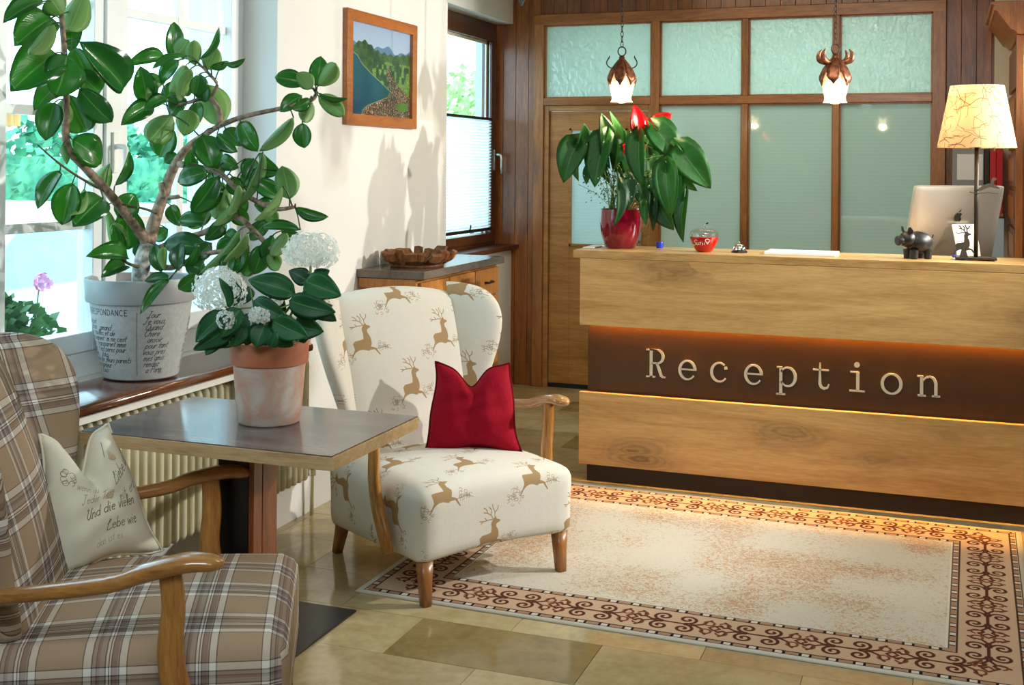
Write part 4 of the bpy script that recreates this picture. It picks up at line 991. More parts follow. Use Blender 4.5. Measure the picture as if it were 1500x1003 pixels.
# ================================================================== ARMCHAIRS
def chair(name, label, fab, loc, rz, group=None, shape=0):
    t = thing(name, label, 'chair', loc, rz, group)
    fm = M[fab]
    def seatdef(p):
        x, y, z = p
        top = max(0, (z-.25)/.13)
        z2 = z + .040*top*(1-(x/.36)**2)*(1-((y-.26)/.42)**2)
        if z < .25: z2 += .022*(1-(x/.34)**2)*(1 if y < .1 else 0)*((.25-z)/.12)
        if z < .25 and y > .1: z2 += -.02*((.25-z)/.12)*min(1, (y-.1)/.5)
        return (x*(1+.02*top), y, z2)
    def seatuv(f, p):
        ax, s_ = f
        if ax == 2: return (p.x+.335, p.y-(-.04)+.10)
        if ax == 1: return (p.x+.335, p.z-.38+.10)
        return (.335+s_*(.335+.38-p.z), p.y+.14)
    finish(rbox_bm(-.335, .335, -.04, .64, .135, .385, .045, (16, 16, 9), seatdef, seatuv), 'seat', fm, t)
    TL = .30                     # lean of the back (per metre)
    def lean(y, z): return y + TL*(z-.36)
    def backdef(p):
        x, y, z = p; k = (z-.34)/.66
        wd = .88+.10*k; z2 = z - .035*(x/.3)**2*max(0, (k-.6)/.4)
        belly = -.035*math.sin(PI*min(1, max(0, k)))*(1-(x/.3)**2)
        return (x*wd, lean(y, z)+(belly if y < .57 else 0), z2)
    def backuv(f, p):
        ax, s_ = f
        if ax == 0: return (.3+s_*(p.y-.49)+s_*.3, p.z)
        return (p.x+.3, p.z+(p.y-.50 if ax == 2 else 0))
    finish(rbox_bm(-.305, .305, .50, .63, .34, 1.0, .055, (14, 6, 18), backdef, backuv), 'backrest', fm, t)
    for s_ in (-1, 1):
        # wing: closed loft of rounded sections
        bm = bmesh.new(); lay = bm.loops.layers.uv.verify(); rows = []
        prof = [(.40,.030),(.46,.062),(.54,.088),(.62,.125),(.70,.165),(.77,.200),(.84,.224),(.89,.228),(.93,.216),(.965,.186),(.99,.140),(1.003,.08),(1.008,.03)]
        Z = spline([(z, w_, 0) for z, w_ in prof], 3)
        d = Vector((s_*.74, -.67, 0)).normalized(); nrm = Vector((s_*.67, .74, 0)).normalized()
        for q in Z:
            z, W = q.x, max(q.y*.88, .02); k = (z-.34)/.66
            th = .036*min(1, .55+W*3.2)*(1 if z < .97 else max(.35, 1-(z-.97)*14))
            base = Vector((s_*(.272*(.88+.10*k)), lean(.56, z)-.015, z)); row = []
            for i in range(24):
                a = 2*PI*i/24; ca, sa = math.cos(a), math.sin(a)
                c_ = math.copysign(abs(ca)**.55, ca); s2 = math.copysign(abs(sa)**.8, sa)
                m_ = (c_+1)/2
                flare = .030*m_*m_
                p = base + d*(W*m_*1.0) + nrm*(s2*th) + Vector((s_*flare*.2, -flare*.6, 0))
                row.append((bm.verts.new(p), (.62*s_+s_*(W*m_ + (0.0 if sa > 0 else .0)), z)))
            rows.append(row)
        for A, B in zip(rows[:-1], rows[1:]):
            for i in range(24):
                j = (i+1) % 24; f = bm.faces.new((A[i][0], A[j][0], B[j][0], B[i][0]))
                for l, q in zip(f.loops, (A[i], A[j], B[j], B[i])): l[lay].uv = q[1]
        bm.faces.new([q[0] for q in rows[0]]); bm.faces.new([q[0] for q in rows[-1]][::-1])
        finish(bm, 'wing', fm, t)
        # arm and its post
        X = s_*.392
        path = spline([(s_*.345, .66, .515), (s_*.368, .50, .534), (s_*.388, .32, .556), (s_*.395, .245, .580), (X, .165, .598), (X, .112, .597), (X, .088, .592)], 4)
        n_ = len(path); arm = finish(sweep_bm(path, lerp_list([.018,.022,.025,.031,.038,.036,.014], n_), lerp_list([.015,.016,.018,.019,.019,.017,.008], n_), (0,0,1), 14, 2.4), 'armrest', M['armwood'], t)
        pp = spline([(s_*.388, .195, .585), (s_*.384, .188, .50), (s_*.380, .194, .40), (s_*.374, .176, .30), (s_*.366, .142, .21), (s_*.362, .122, .155)], 4); n_ = len(pp)
        finish(sweep_bm(pp, lerp_list([.024,.024,.027,.030,.032,.024], n_), lerp_list([.016,.016,.016,.017,.017,.014], n_), (1,0,0), 12, 3.2), 'arm_post', M['chairwood'], t)
    for (lx, ly, tilt) in ((-.292, .0, -.012), (.292, .0, -.012), (-.275, .61, .05), (.275, .61, .05)):
        bm = sweep_bm([(lx, ly+tilt, 0), (lx, ly+tilt*.4, .08), (lx, ly, .150)], [.017, .021, .026], [.017, .021, .026], (0,1,0), 12, 5)
        finish(bm, 'leg', M['legwood'], t)
    return t
DC = chair('armchair', 'wing armchair in cream fabric printed with tan leaping deer, wooden arms', 'deer', (-1.500, 3.943, 0), math.radians(56.2))
PC = chair('armchair', 'wing armchair in beige and brown plaid fabric, nearest the viewer', 'plaid', (-1.625, 2.646, 0), math.radians(118))
PC.location = (-1.604, 2.656, 0); PC.scale = (1, 1.09, 1.025)

# ---- cushions: karate-chopped square pillow; local x across, z up, y thickness
def pillow(name, label, mat, loc, rot, S=.36, H=None, notch=.10, thick=.085, pipe=None, notch_x=0., shear=0., wob=.006, top=.0):
    t = thing(name, label, 'cushion', loc); t.rotation_euler = rot
    bm = bmesh.new(); lay = bm.loops.layers.uv.verify(); n = 30; H = H or S
    def outline(u_, v_):       # u,v in -1..1
        x = u_*S/2*(1-.11*(1-v_*v_)); z = H/2*(1+v_*(1-.08*(1-u_*u_)))
        dn = math.exp(-((u_-notch_x)/.34)**2)
        topw = max(0, (v_+1)/2)**3
        z -= notch*dn*topw
        x *= 1-top*((v_+1)/2)**1.2
        x += -shear*((v_+1)/2)+wob*math.sin(v_*4+u_); z += wob*math.sin(u_*5+1)
        return x, z
    def thk(u_, v_):
        e = max(0, (1-abs(u_)**2.6))*max(0, (1-abs(v_)**2.6)); h = thick*e**.55
        g = math.exp(-((u_-notch_x-.05*(1-v_))/.16)**2)*max(0, (v_+.25)/1.25)
        h *= 1-.62*g
        h += .006*math.sin(u_*7+v_*3)*e + .004*math.sin(v_*13-u_*4)*e
        return h
    F = {}; Bk = {}
    for i in range(n+1):
        for j in range(n+1):
            u_, v_ = -1+2*i/n, -1+2*j/n; x, z = outline(u_, v_); h = thk(u_, v_)
            rim = i in (0, n) or j in (0, n)
            F[i, j] = bm.verts.new((x, -h, z)); Bk[i, j] = F[i, j] if rim else bm.verts.new((x, h*.8, z))
    for i in range(n):
        for j in range(n):
            for D_, fl_ in ((F, 0), (Bk, 1)):
                ks = ((i,j),(i+1,j),(i+1,j+1),(i,j+1)); f = bm.faces.new([D_[k] for k in ks])
                for l, k in zip(f.loops, ks): l[lay].uv = (k[0]/n, k[1]/n)
    ed = [(i, 0) for i in range(n)]+[(n, j) for j in range(n)]+[(n-i, n) for i in range(n)]+[(0, n-j) for j in range(n)]
    pts = [F[e].co.copy() for e in ed]
    finish(bm, 'cushion_cover', mat, t)
    finish(sweep_bm(pts, .0042, .0042, (0,1,0), 6, closed=True), 'piping', pipe or mat, t)
    return t
pillow('cushion', 'plain crimson cushion with a notched top leaning on the deer print armchair', M['redfabric'], (-1.69, 4.205, .405), (math.radians(-10), 0, math.radians(24)), S=.375, H=.335, notch=.085, thick=.075, pipe=M['redpipe'], top=.22)
pillow('cushion', 'cream cushion printed with brown script in the corner of the plaid armchair', M['pillowscript'], (-2.150, 2.665, .400), (math.radians(-12), math.radians(-3), math.radians(60)), S=.335, H=.375, notch=.125, thick=.085, top=.42, shear=.035, notch_x=-.0)

# ================================================================== SIDEBOARD AND WOODEN BOWL
SB = thing('sideboard', 'low wooden sideboard with a grey top below the lake picture', 'sideboard', (-2.571, 4.93, 0))
box('worktop', .002, .345, 0, 1.04, .972, 1.010, M['slate2'], SB, .004)
box('body', .006, .300, .02, 1.035, .06, .970, M['sideboard'], SB, .002)
box('plinth', .006, .27, .04, 1.03, 0, .06, M['plinth'], SB, .001)
box('end_rail', .01, .300, .006, .019, .925, .970, M['sideboard'], SB, .002)
box('end_panel', .03, .28, .008, .019, .09, .90, M['sideboard'], SB, .003)
for k in range(3):
    y0 = .03+k*.335
    dr = box('drawer', .301, .318, y0, y0+.325, .815, .955, M['sideboard'], SB, .004)
    tube('handle', [(.318, y0+.12, .885), (.338, y0+.13, .885), (.338, y0+.20, .885), (.318, y0+.21, .885)], .006, M['iron'], dr, 6, 1)
    d_ = box('door', .301, .318, y0, y0+.325, .08, .805, M['sideboard'], SB, .004)
    box('door_panel', .319, .324, y0+.06, y0+.265, .15, .735, M['sideboard'], d_, .003)
BW = thing('wooden_bowl', 'rough bowl made of split wood chunks on the grey topped sideboard', 'bowl', (-2.372, 5.17, 1.0105))
bm = lathe_bm([(0, 0), (.125, 0), (.13, .008), (.125, .018), (0, .018)], 28); bwb = finish(bm, 'base', M['drift'], BW, autosmooth=.6)
rr = random.Random(4); nsl = 19
for k in range(nsl):
    a = 2*PI*k/nsl+rr.uniform(-.06, .06); lr = rr.uniform(.155, .182); h = rr.uniform(.062, .092); wd = rr.uniform(.024, .034)
    bm = sweep_bm([(.085, 0, .016), (.12, 0, .026), (lr*.88, 0, h*.62), (lr, rr.uniform(-.006, .006), h)], [wd*.6, wd*.8, wd, wd*.85], [.012, .015, .016, .010], (0,0,1), 8, 3)
    for v in bm.verts: v.co += Vector((rr.uniform(-.003, .003), rr.uniform(-.004, .004), rr.uniform(-.003, .003)))
    o = finish(bm, 'wood_chunk', M['drift'], BW, True, autosmooth=.5); o.rotation_euler = (0, 0, a)
    o.location = (0, 0, .001*(k % 2))

# ================================================================== PICTURE
PI_ = thing('framed_picture', 'wooden framed photograph of a lake shore hanging on the white wall', 'picture', (XW, 5.157, 1.939))
def frame_bar(y0, z0, y1, z1, name='frame_bar'):
    pass
hw_, hh_, fw_ = .374, .264, .052
for poly in ([(-hw_,-hh_),(hw_,-hh_),(hw_-fw_,-hh_+fw_),(-hw_+fw_,-hh_+fw_)], [(-hw_,hh_),(-hw_+fw_,hh_-fw_),(hw_-fw_,hh_-fw_),(hw_,hh_)], [(-hw_,-hh_),(-hw_+fw_,-hh_+fw_),(-hw_+fw_,hh_-fw_),(-hw_,hh_)], [(hw_,-hh_),(hw_,hh_),(hw_-fw_,hh_-fw_),(hw_-fw_,-hh_+fw_)]):
    bm = prism_bm(poly, .024, (.0135, 0, 0), (0,1,0), (0,0,1)); finish(bm, 'frame_bar', M['framewood'], PI_, True, .003)
bm = bmesh.new(); lay = bm.loops.layers.uv.verify(); a_, b_ = hw_-fw_+.003, hh_-fw_+.003
vs = [bm.verts.new((.008, y, z)) for y, z in ((-a_,-b_),(a_,-b_),(a_,b_),(-a_,b_))]+[bm.verts.new((.002, y, z)) for y, z in ((-a_,-b_),(a_,-b_),(a_,b_),(-a_,b_))]
f = bm.faces.new(vs[:4]); 
for l, uv in zip(f.loops, ((0,0),(1,0),(1,1),(0,1))): l[lay].uv = uv
bm.faces.new(vs[7:3:-1])
for i in range(4): bm.faces.new((vs[i], vs[(i+1)%4], vs[4+(i+1)%4], vs[4+i]))
finish(bm, 'photograph', M['view'], PI_, False)

# ================================================================== RECEPTION COUNTER
RC = thing('reception_counter', 'oak reception counter with a dark lettered band', 'counter', (-1.60, 5.39, 0))
CX1 = 2.5
box('upper_panel', -.029, CX1, 0, .03, .745, 1.0605, M['oak'], RC, .002)
box('lower_panel', -.029, CX1, 0, .03, .091, .430, M['oak'], RC, .002)
box('sign_band', -.004, CX1, .060, .075, .40, .82, M['darkpanel'], RC, .001)
box('plinth', -.004, CX1, .055, .30, 0, .10, M['plinth'], RC, .001)
box('worktop', -.063, CX1, .0, .40, 1.0615, 1.098, M['oak_edge'], RC, .002)
box('carcass', -.003, CX1, .078, .33, .101, 1.059, M['oak_door'], RC, .001)
box('desk_top', -.0, CX1, .335, .98, .715, .745, M['oak_edge'], RC, .002)
boxes('desk_leg', [(0, .03, .335, .97, 0, .714), (CX1-.03, CX1, .335, .97, 0, .714)], M['oak_door'], RC, .001)
led = box('led_strip', .0, CX1, .044, .058, .792, .798, M['led'], RC, 0); led['label'] = 'amber glowing strip'
lip = box('led_holder', -.003, CX1, .031, .0595, .799, .812, M['darkpanel'], RC, 0)
# letters
S = .132     # cap height
def letter(ch, cx):
    bm = bmesh.new(); o = (cx+1.60, .056, .511); ex, ez = (1,0,0), (0,0,1); T = .007
    def st(pts, w_=.0115, closed=False): strip_bm(pts, w_, T, o, ex, ez, bm, closed)
    def bar(x0, x1, y, h=.007): st([(x0, y), (x1, y)], h)
    xh = .090
    if ch == 'R':
        st([(-.022, 0), (-.022, S)], .014); bar(-.046, .008, S-.0035); bar(-.046, -.002, .0035)
        st([(-.022, S-.0035)]+[(.006+.028*math.cos(a), .098+.031*math.sin(a)) for a in np.linspace(PI/2, -PI/2, 14)]+[(-.022, .067)], [.007]+[.007+.006*math.sin(t) for t in np.linspace(0, PI, 14)]+[.007])
        st([(.004, .068), (.012, .050), (.026, .010), (.034, .003)], [.010, .013, .013, .008]); bar(.030, .046, .0035)
    elif ch in 'ec':
        a0 = 5 if ch == 'e' else 50
        an = np.linspace(math.radians(a0), math.radians(325 if ch == 'e' else 322), 26)
        st([(.034*math.cos(a)*1.05, xh/2+xh/2*.95*math.sin(a)) for a in an], [.0075+.0055*abs(math.cos(a)) if math.cos(a) < 0 or ch == 'e' and math.sin(a) > -.2 else .0075 for a in an])
        if ch == 'e': st([(-.034, xh*.53), (.041, xh*.53)], .007)
        else: st([(.028, xh*.80), (.030, xh*.66)], [.012, .014])
    elif ch == 'o':
        an = np.linspace(0, 2*PI, 32, endpoint=False); st([(.039*math.cos(a), xh/2+xh/2*.95*math.sin(a)) for a in an], [.0075+.006*abs(math.cos(a)) for a in an], True)
    elif ch == 'p':
        st([(-.024, -.034), (-.024, xh-.004)], .0135); bar(-.042, -.018, xh-.0035); bar(-.044, -.004, -.034)
        an = np.linspace(math.radians(150), math.radians(-150), 24); st([(.006+.034*math.cos(a), xh/2+xh/2*.93*math.sin(a)) for a in an], [.0075+.006*max(0, math.cos(a)) for a in an])
    elif ch == 't':
        st([(-.006, .118), (-.006, .024), (0, .010), (.012, .004), (.026, .008), (.033, .024)], [.006, .013, .013, .011, .009, .006]); bar(-.036, .032, xh-.004)
    elif ch == 'i':
        st([(.004, .003), (.004, xh-.003)], .0135); bar(-.028, .006, xh-.0035); bar(-.032, .034, .0035)
        st([(.0062*math.cos(a), .118+.0062*math.sin(a)) for a in np.linspace(0, 2*PI, 16, endpoint=False)], .0115, True)
    elif ch == 'n':
        st([(-.028, .003), (-.028, xh-.004)], .0135); bar(-.046, -.022, xh-.0035); bar(-.044, -.010, .0035); bar(.014, .048, .0035)
        st([(-.024, xh*.74), (-.012, xh*.90), (.006, xh*.97), (.022, xh*.88), (.030, xh*.66), (.030, .003)], [.006, .007, .0085, .012, .0135, .0135])
    finish(bm, 'letter', M['lettermetal'], RC, False)
for ch, cx in zip('Reception', (-1.273, -1.124, -.976, -.821, -.675, -.522, -.370, -.224, -.072)): letter(ch, cx)

CT = 1.0985
# ---- computer
a_ = math.radians(33)
IM = thing('desktop_computer', 'slim aluminium desktop computer seen from behind on the reception desk', 'computer', (.005, 6.02, .7455), a_)
bm = bmesh.new()
tilt = math.radians(-16)
scr = thing('display', None, None, (0, 0, 0)); scr.parent = IM
bpy.data.objects.remove(scr)
bm = rbox_bm(-.235, .235, -.022, .006, .205, .685, .011, (24, 3, 24), lambda p: (p.x, p.y-(.0 if p.y > -.01 else .018*max(0, 1-(p.x/.235)**2)*max(0, 1-((p.z-.42)/.235)**2)), p.z))
R_ = Matrix.Rotation(-tilt, 4, 'X')
bmesh.ops.transform(bm, matrix=Matrix.Translation((0, .0, .40)) @ R_ @ Matrix.Translation((0, 0, -.40)), verts=bm.verts)
finish(bm, 'display', M['alu'], IM, autosmooth=.6)
def on_back(x, z, off): return (Matrix.Translation((0, 0, .40)) @ R_ @ Matrix.Translation((0, 0, -.40))) @ Vector((x, -.0405-off, z))
ap = [(0,.30),(.10,.34),(.22,.36),(.34,.28),(.40,.18),(.30,.08),(.27,-.08),(.34,-.20),(.44,-.26),(.36,-.44),(.24,-.58),(.12,-.56),(0,-.52),(-.12,-.56),(-.24,-.58),(-.38,-.40),(-.46,-.16),(-.44,.10),(-.34,.27),(-.20,.36),(-.08,.33)]
o0 = on_back(.0, .545, .0); ex_ = Vector((1,0,0)); ey_ = (on_back(.0, .645, 0)-o0).normalized()
bm = prism_bm([(x*.042, y*.046) for x, y in ap], .002, o0, ex_, ey_)
prism_bm([(-.02*.042+0, .40*.046), (.02*.042, .52*.046), (.12*.042, .66*.046), (.24*.042, .74*.046), (.22*.042, .60*.046), (.12*.042, .45*.046)], .002, o0, ex_, ey_, bm)
finish(bm, 'logo', M['logo'], IM, False)
bm = sweep_bm([(0.02, -.085, .49), (.02, -.120, .40), (.02, -.175, .14), (.02, -.17, .006), (.02, -.10, .004), (.02, .05, .004)], [.060, .062, .066, .070, .072, .072], [.0035]*6, (0, 0, 1), 10, 6); finish(bm, 'stand', M['alu_white'], IM, autosmooth=.5)

# ---- table lamp
LP = thing('table_lamp', 'table lamp with a crinkled cream paper shade and dark metal stem on the counter', 'lamp', (.117, 5.575, CT))
prof = [(.164, .490), (.111, .760)]
bm = bmesh.new(); sg = 48; lay = bm.loops.layers.uv.verify(); rings = []
for (r_, z) in ((.164, .490), (.1375, .625), (.111, .760), (.109, .760), (.1355, .625), (.162, .490)):
    rings.append([bm.verts.new((r_*math.cos(2*PI*i/sg), r_*math.sin(2*PI*i/sg)*.94, z)) for i in range(sg)])
vv = (0, .5, 1, 1, .5, 0)
for k in range(6):
    A, B = rings[k], rings[(k+1) % 6]
    for i in range(sg):
        j = (i+1) % sg; f = bm.faces.new((A[i], A[j], B[j], B[i]))
        for l, q in zip(f.loops, ((i, vv[k]), (i+1, vv[k]), (i+1, vv[(k+1) % 6]), (i, vv[(k+1) % 6]))): l[lay].uv = (q[0]/sg, q[1])
finish(bm, 'lamp_shade', M['shade'], LP, autosmooth=.6)
finish(sweep_bm([(0, 0, .012), (0, 0, .50)], .009, .009, (1,0,0), 10, 4), 'pole', M['lampiron'], LP)
box('base', -.085, .085, -.055, .055, .004, .014, M['lampiron'], LP, .003)
boxes('foot', [(-.06, -.045, -.02, .02, 0, .004), (.045, .06, -.02, .02, 0, .004)], M['lampiron'], LP, 0)
bm = lathe_bm([(0, .49), (.018, .49), (.018, .545), (0, .545)], 14); finish(bm, 'bulb_socket', M['lampiron'], LP, autosmooth=.5)
bm = lathe_bm([(0, .546), (.014, .55), (.030, .59), (.026, .62), (0, .635)], 16); finish(bm, 'bulb', M['softbulb'], LP)
boxes('shade_spider', [(-.136, .136, -.0015, .0015, .620, .623), (-.0015, .0015, -.125, .125, .620, .623)], M['lampiron'], LP, 0)
def deer_fig(scale, o, ex, parent, mirror=1, name='reindeer_figure'):
    bm = prism_bm([(x*scale*mirror, y*scale) for x, y in DEER][::mirror], .004, o, ex, (0,0,1))
    for s_ in ANT[:6]: strip_bm([(x*scale*mirror, y*scale) for x, y in s_], .0045, .004, o, ex, (0,0,1), bm)
    return finish(bm, name, M['lampiron'], parent, False)
dx = Vector((math.cos(YAW), math.sin(YAW), 0))
deer_fig(.78, (-.052, -.03, .052), dx, LP)
finish(prism_bm([(-.018,-.0),(.018,-.0),(.006,.040),(-.006,.040)], .006, (-.05, -.03, .014), dx, (0,0,1)), 'figure_base', M['lampiron'], LP, False)
bm = prism_bm([(.004,0),(.03,.022),(.05,.030),(.075,.028),(.085,.020),(.10,.012),(.098,.006),(.078,.010),(.060,.014),(.040,.008),(.018,-.004)], .005, (0, -.012, .305), dx, (0,0,1)); prism_bm([(.058,.026),(.066,.050),(.074,.056),(.086,.052),(.088,.046),(.076,.042),(.074,.028)], .005, (0,-.012,.305), dx, (0,0,1), bm)
strip_bm([(-.03, -.008), (.0, -.014), (.05, -.010), (.095, -.016)], .004, .004, (0,-.012,.305), dx, (0,0,1), bm); finish(bm, 'leaping_figure', M['lampiron'], LP, False)
pl_ = bpy.data.lights.new('table_lamp_bulb', 'POINT'); pl_.energy = 2.2; pl_.color = (1, .80, .55); pl_.shadow_soft_size = .03
po = bpy.data.objects.new('table_lamp_bulb', pl_); link(po); po.location = (.117, 5.575, CT+.665)

# ---- piggy bank
PG = thing('piggy_bank', 'black ceramic pig standing on the counter left of the table lamp', 'ornament', (-.128, 5.545, CT), math.radians(35))
bm = bmesh.new()
def ell(bm, c, r, seg=20):
    m_ = bmesh.ops.create_uvsphere(bm, u_segments=seg, v_segments=seg//2+2, radius=1)
    for v in m_['verts']: v.co = Vector((v.co.x*r[0]+c[0], v.co.y*r[1]+c[1], v.co.z*r[2]+c[2]))
ell(bm, (.012, 0, .072), (.062, .052, .050), 24); ell(bm, (-.045, 0, .086), (.036, .038, .036)); finish(bm, 'body', M['pig'], PG)
bm = lathe_bm([(0, 0), (.019, 0), (.022, .004), (.022, .026), (0, .026)], 16); o = finish(bm, 'snout', M['pig'], PG, autosmooth=.7); o.rotation_euler = (0, PI/2, 0); o.location = (-.098, 0, .080)
for s_ in (-1, 1):
    finish(prism_bm([(-.013,0),(.013,0),(.016,.016),(.004,.030),(-.010,.026),(-.016,.012)], .008, (-.046, s_*.026, .112), (.3, s_*.9, 0), (-.2, s_*.2, 1)), 'ear', M['pig'], PG, True, .002)
for (x, y) in ((-.028, -.026), (-.028, .026), (.040, -.026), (.040, .026)):
    bm = lathe_bm([(0, 0), (.015, 0), (.016, .006), (.019, .040), (0, .045)], 12, center=(x, y, 0)); finish(bm, 'leg', M['pig'], PG, autosmooth=.7)
finish(sweep_bm(spline([(-.088,-.022,.066),(-.086,0,.058),(-.088,.022,.066)], 3), .0015, .0015), 'mouth', M['steel'], PG)
tube('tail', [(.072, 0, .085), (.083, .004, .092), (.080, -.004, .10), (.086, .002, .104)], .003, M['pig'], PG, 6, 2)
# ---- apple jar
AJ = thing('apple_candle_jar', 'apple shaped glass jar of red candle with a chrome stalk', 'candle jar', (-1.068, 5.535, CT))
bm = lathe_bm([(0, 0), (.030, 0), (.040, .008), (.058, .038), (.066, .062), (.066, .071), (0, .071)], 32); finish(bm, 'red_bowl', M['redwax'], AJ, autosmooth=.8)
bm = lathe_bm([(.0665, .072), (.066, .085), (.058, .098), (.036, .108), (.014, .106), (.008, .103), (0, .103)], 32); finish(bm, 'glass_lid', M['jarglass'], AJ)
tube('stalk', [(0, 0, .103), (.001, 0, .120), (.004, 0, .130)], [.005, .003, .004], M['chrome'], AJ, 8, 2)
finish(prism_bm([(0,0),(.012,.010),(.016,.004),(.010,-.002)], .002, (.004, 0, .130), (1,0,0), (0,0,1)), 'chrome_leaf', M['chrome'], AJ, False)
bm = bmesh.new(); yy0 = 0
cxp = -.046
for ch in 'Sus':
    stx, adv = GL[ch]
    for s_ in stx:
        pts = []
        for px, py in s_:
            X = cxp+(px+.35*py)*.027; Zz = .032+py*.027 + (cxp+.046)*.12
            pts.append((X, Zz))
        for (p0, p1) in zip(pts[:-1], pts[1:]):
            def sf(p):
                r_ = np.interp(p[1], [0, .008, .038, .062, .071], [.030, .040, .058, .066, .066])+.0008
                return Vector((p[0], -math.sqrt(max(1e-6, r_*r_-p[0]**2)), p[1]))
            sweep_bm([sf(p0), sf(p1)], .0011, .0011, (0,1,0), 4, bm=bm)
    cxp += adv*.027
h_ = arc(.026, .056, .009, .008, 20, 340, 10); 
for (p0, p1) in zip(h_[:-1], h_[1:]): sweep_bm([sf(p0), sf(p1)], .0011, .0011, (0,1,0), 4, bm=bm)
for (p0, p1) in (((.017,.054),(.026,.040)), ((.026,.040),(.038,.058)), ((.004,.034),(.004,.046)), ((.010,.036),(.014,.046))): sweep_bm([sf(p0), sf(p1)], .0011, .0011, (0,1,0), 4, bm=bm)
finish(bm, 'white_script', M['white'], AJ, False)
# ---- bell
BE = thing('service_bell', 'small chrome reception bell on a black foot', 'bell', (-.908, 5.56, CT))
finish(lathe_bm([(0,0),(.036,0),(.038,.004),(.034,.010),(0,.012)], 24), 'bell_foot', M['black'], BE, autosmooth=.6)
finish(lathe_bm([(.031,.013),(.031,.016),(.027,.028),(.015,.038),(0,.041)], 24), 'bell_dome', M['chrome'], BE)
finish(lathe_bm([(0,.041),(.004,.041),(.004,.050),(0,.052)], 10), 'bell_button', M['chrome'], BE)
# ---- papers, blue pot, leaflet
tag(box('paper_stack', -.785, -.470, 5.50, 5.70, CT, CT+.012, M['paper'], None, .001), 'flat stack of white paper in the middle of the counter', 'papers')
tag(box('leaflet', -1.655, -1.600, 5.52, 5.70, CT, CT+.005, M['paper'], None, .001), 'white leaflet beside the burgundy flower pot', 'leaflet')
bm = lathe_bm([(0,0),(.016,0),(.020,.022),(.017,.030),(0,.030)], 16); o = finish(bm, 'blue_cup', M['bluething'], None, autosmooth=.6); o.location = (-1.318, 5.70, CT); tag(o, 'tiny blue container behind the red anthurium pot', 'container')
tag(box('pen', .02, .06, 5.70, 5.712, CT, CT+.010, M['bluething'], None, .002), 'blue pen lying beside the black pig', 'pen')

# ---- shelf with files on the back wall
SH = thing('wall_shelf', 'narrow dark wooden shelf on the back wall behind the computer', 'shelf', (.0, 7.4, 1.22))
box('shelf_board', 0, .30, .0, .235, 0, .02, M['cabinet'], SH, .002); boxes('shelf_bracket', [(.02, .04, .05, .235, -.10, 0), (.26, .28, .05, .235, -.10, 0)], M['cabinet'], SH, .001)
GF = thing('magazine_file', 'wide grey card file with a printed label behind the computer', 'file', (.025, 7.42, 1.2405))
box('file_box', 0, .170, 0, .20, 0, .375, M['greyfile'], GF, .002); box('label', .025, .165, -.002, -.0002, .19, .34, M['paper'], GF, 0)
finish(lathe_bm([(0,0),(.011,0),(.011,.002),(0,.002)], 16, center=(.03, 0, 0)), 'finger_hole', M['black'], GF, False).matrix_local = Matrix.Translation((0, 0, .15)) @ Matrix.Rotation(PI/2, 4, 'X')
tag(box('black_folder', .198, .225, 7.42, 7.62, 1.2405, 1.61, M['blackfile'], None, .002), 'black folder between the grey and the red files', 'folder')
tag(box('ring_binder', .228, .262, 7.42, 7.62, 1.2405, 1.60, M['redfile'], None, .002), 'dull red ring binder standing next to the black folder', 'binder')
tag(box('ring_binder', .264, .298, 7.42, 7.62, 1.2405, 1.615, M['redfile'], None, .002), 'bright red ring binder at the right end of the shelf', 'binder')
tag(box('blue_folder', .235, .30, 7.25, 7.30, .78, 1.215, M['bluepaper'], None, .002), 'pale blue cardboard folder right of the computer', 'folder')
tag(box('back_counter', .0, .31, 7.10, 7.62, .70, .779, M['cabinet'], None, .003), 'low wooden back counter below the wall shelf', 'counter')
boxes('back_counter_leg', [(.0, .03, 7.12, 7.6, 0, .699), (.27, .30, 7.12, 7.6, 0, .699)], M['cabinet'], bpy.data.objects['back_counter'], 0)

# ---- tall cabinet on the right
CB = thing('tall_cabinet', 'tall brown panelled cabinet with a moulded cornice at the right edge', 'cabinet', (.33, 6.60, 0))
box('carcass', .012, .50, .0, .84, 0, 2.18, M['cabinet'], CB, .003)
for k, (z0, z1) in enumerate(((.08, .55), (.58, .98), (1.0, 1.18), (1.20, 1.38), (1.40, 1.58), (1.60, 1.90), (1.92, 2.14))):
    d_ = box('door_panel', -.004, .011, .06, .80, z0, z1, M['cabdark'], CB, .004)
    if 1 < k < 6: box('panel_moulding', -.008, -.0045, .12, .74, z0+.03, z1-.03, M['cabinet'], d_, .001)
bm = bmesh.new(); pr_ = [(0, 2.18), (-.02, 2.20), (-.035, 2.205), (-.10, 2.30), (-.115, 2.305), (-.115, 2.33), (-.13, 2.335), (-.13, 2.35), (.05, 2.35), (.05, 2.18)]
finish(prism_bm(pr_, .93, (0, .40, 0), (1,0,0), (0,0,1), bm), 'cornice', M['cabinet'], CB, True, .003)
box('end_stile', -.006, .03, -.02, -.0005, 0, 2.18, M['cabinet'], CB, .002)

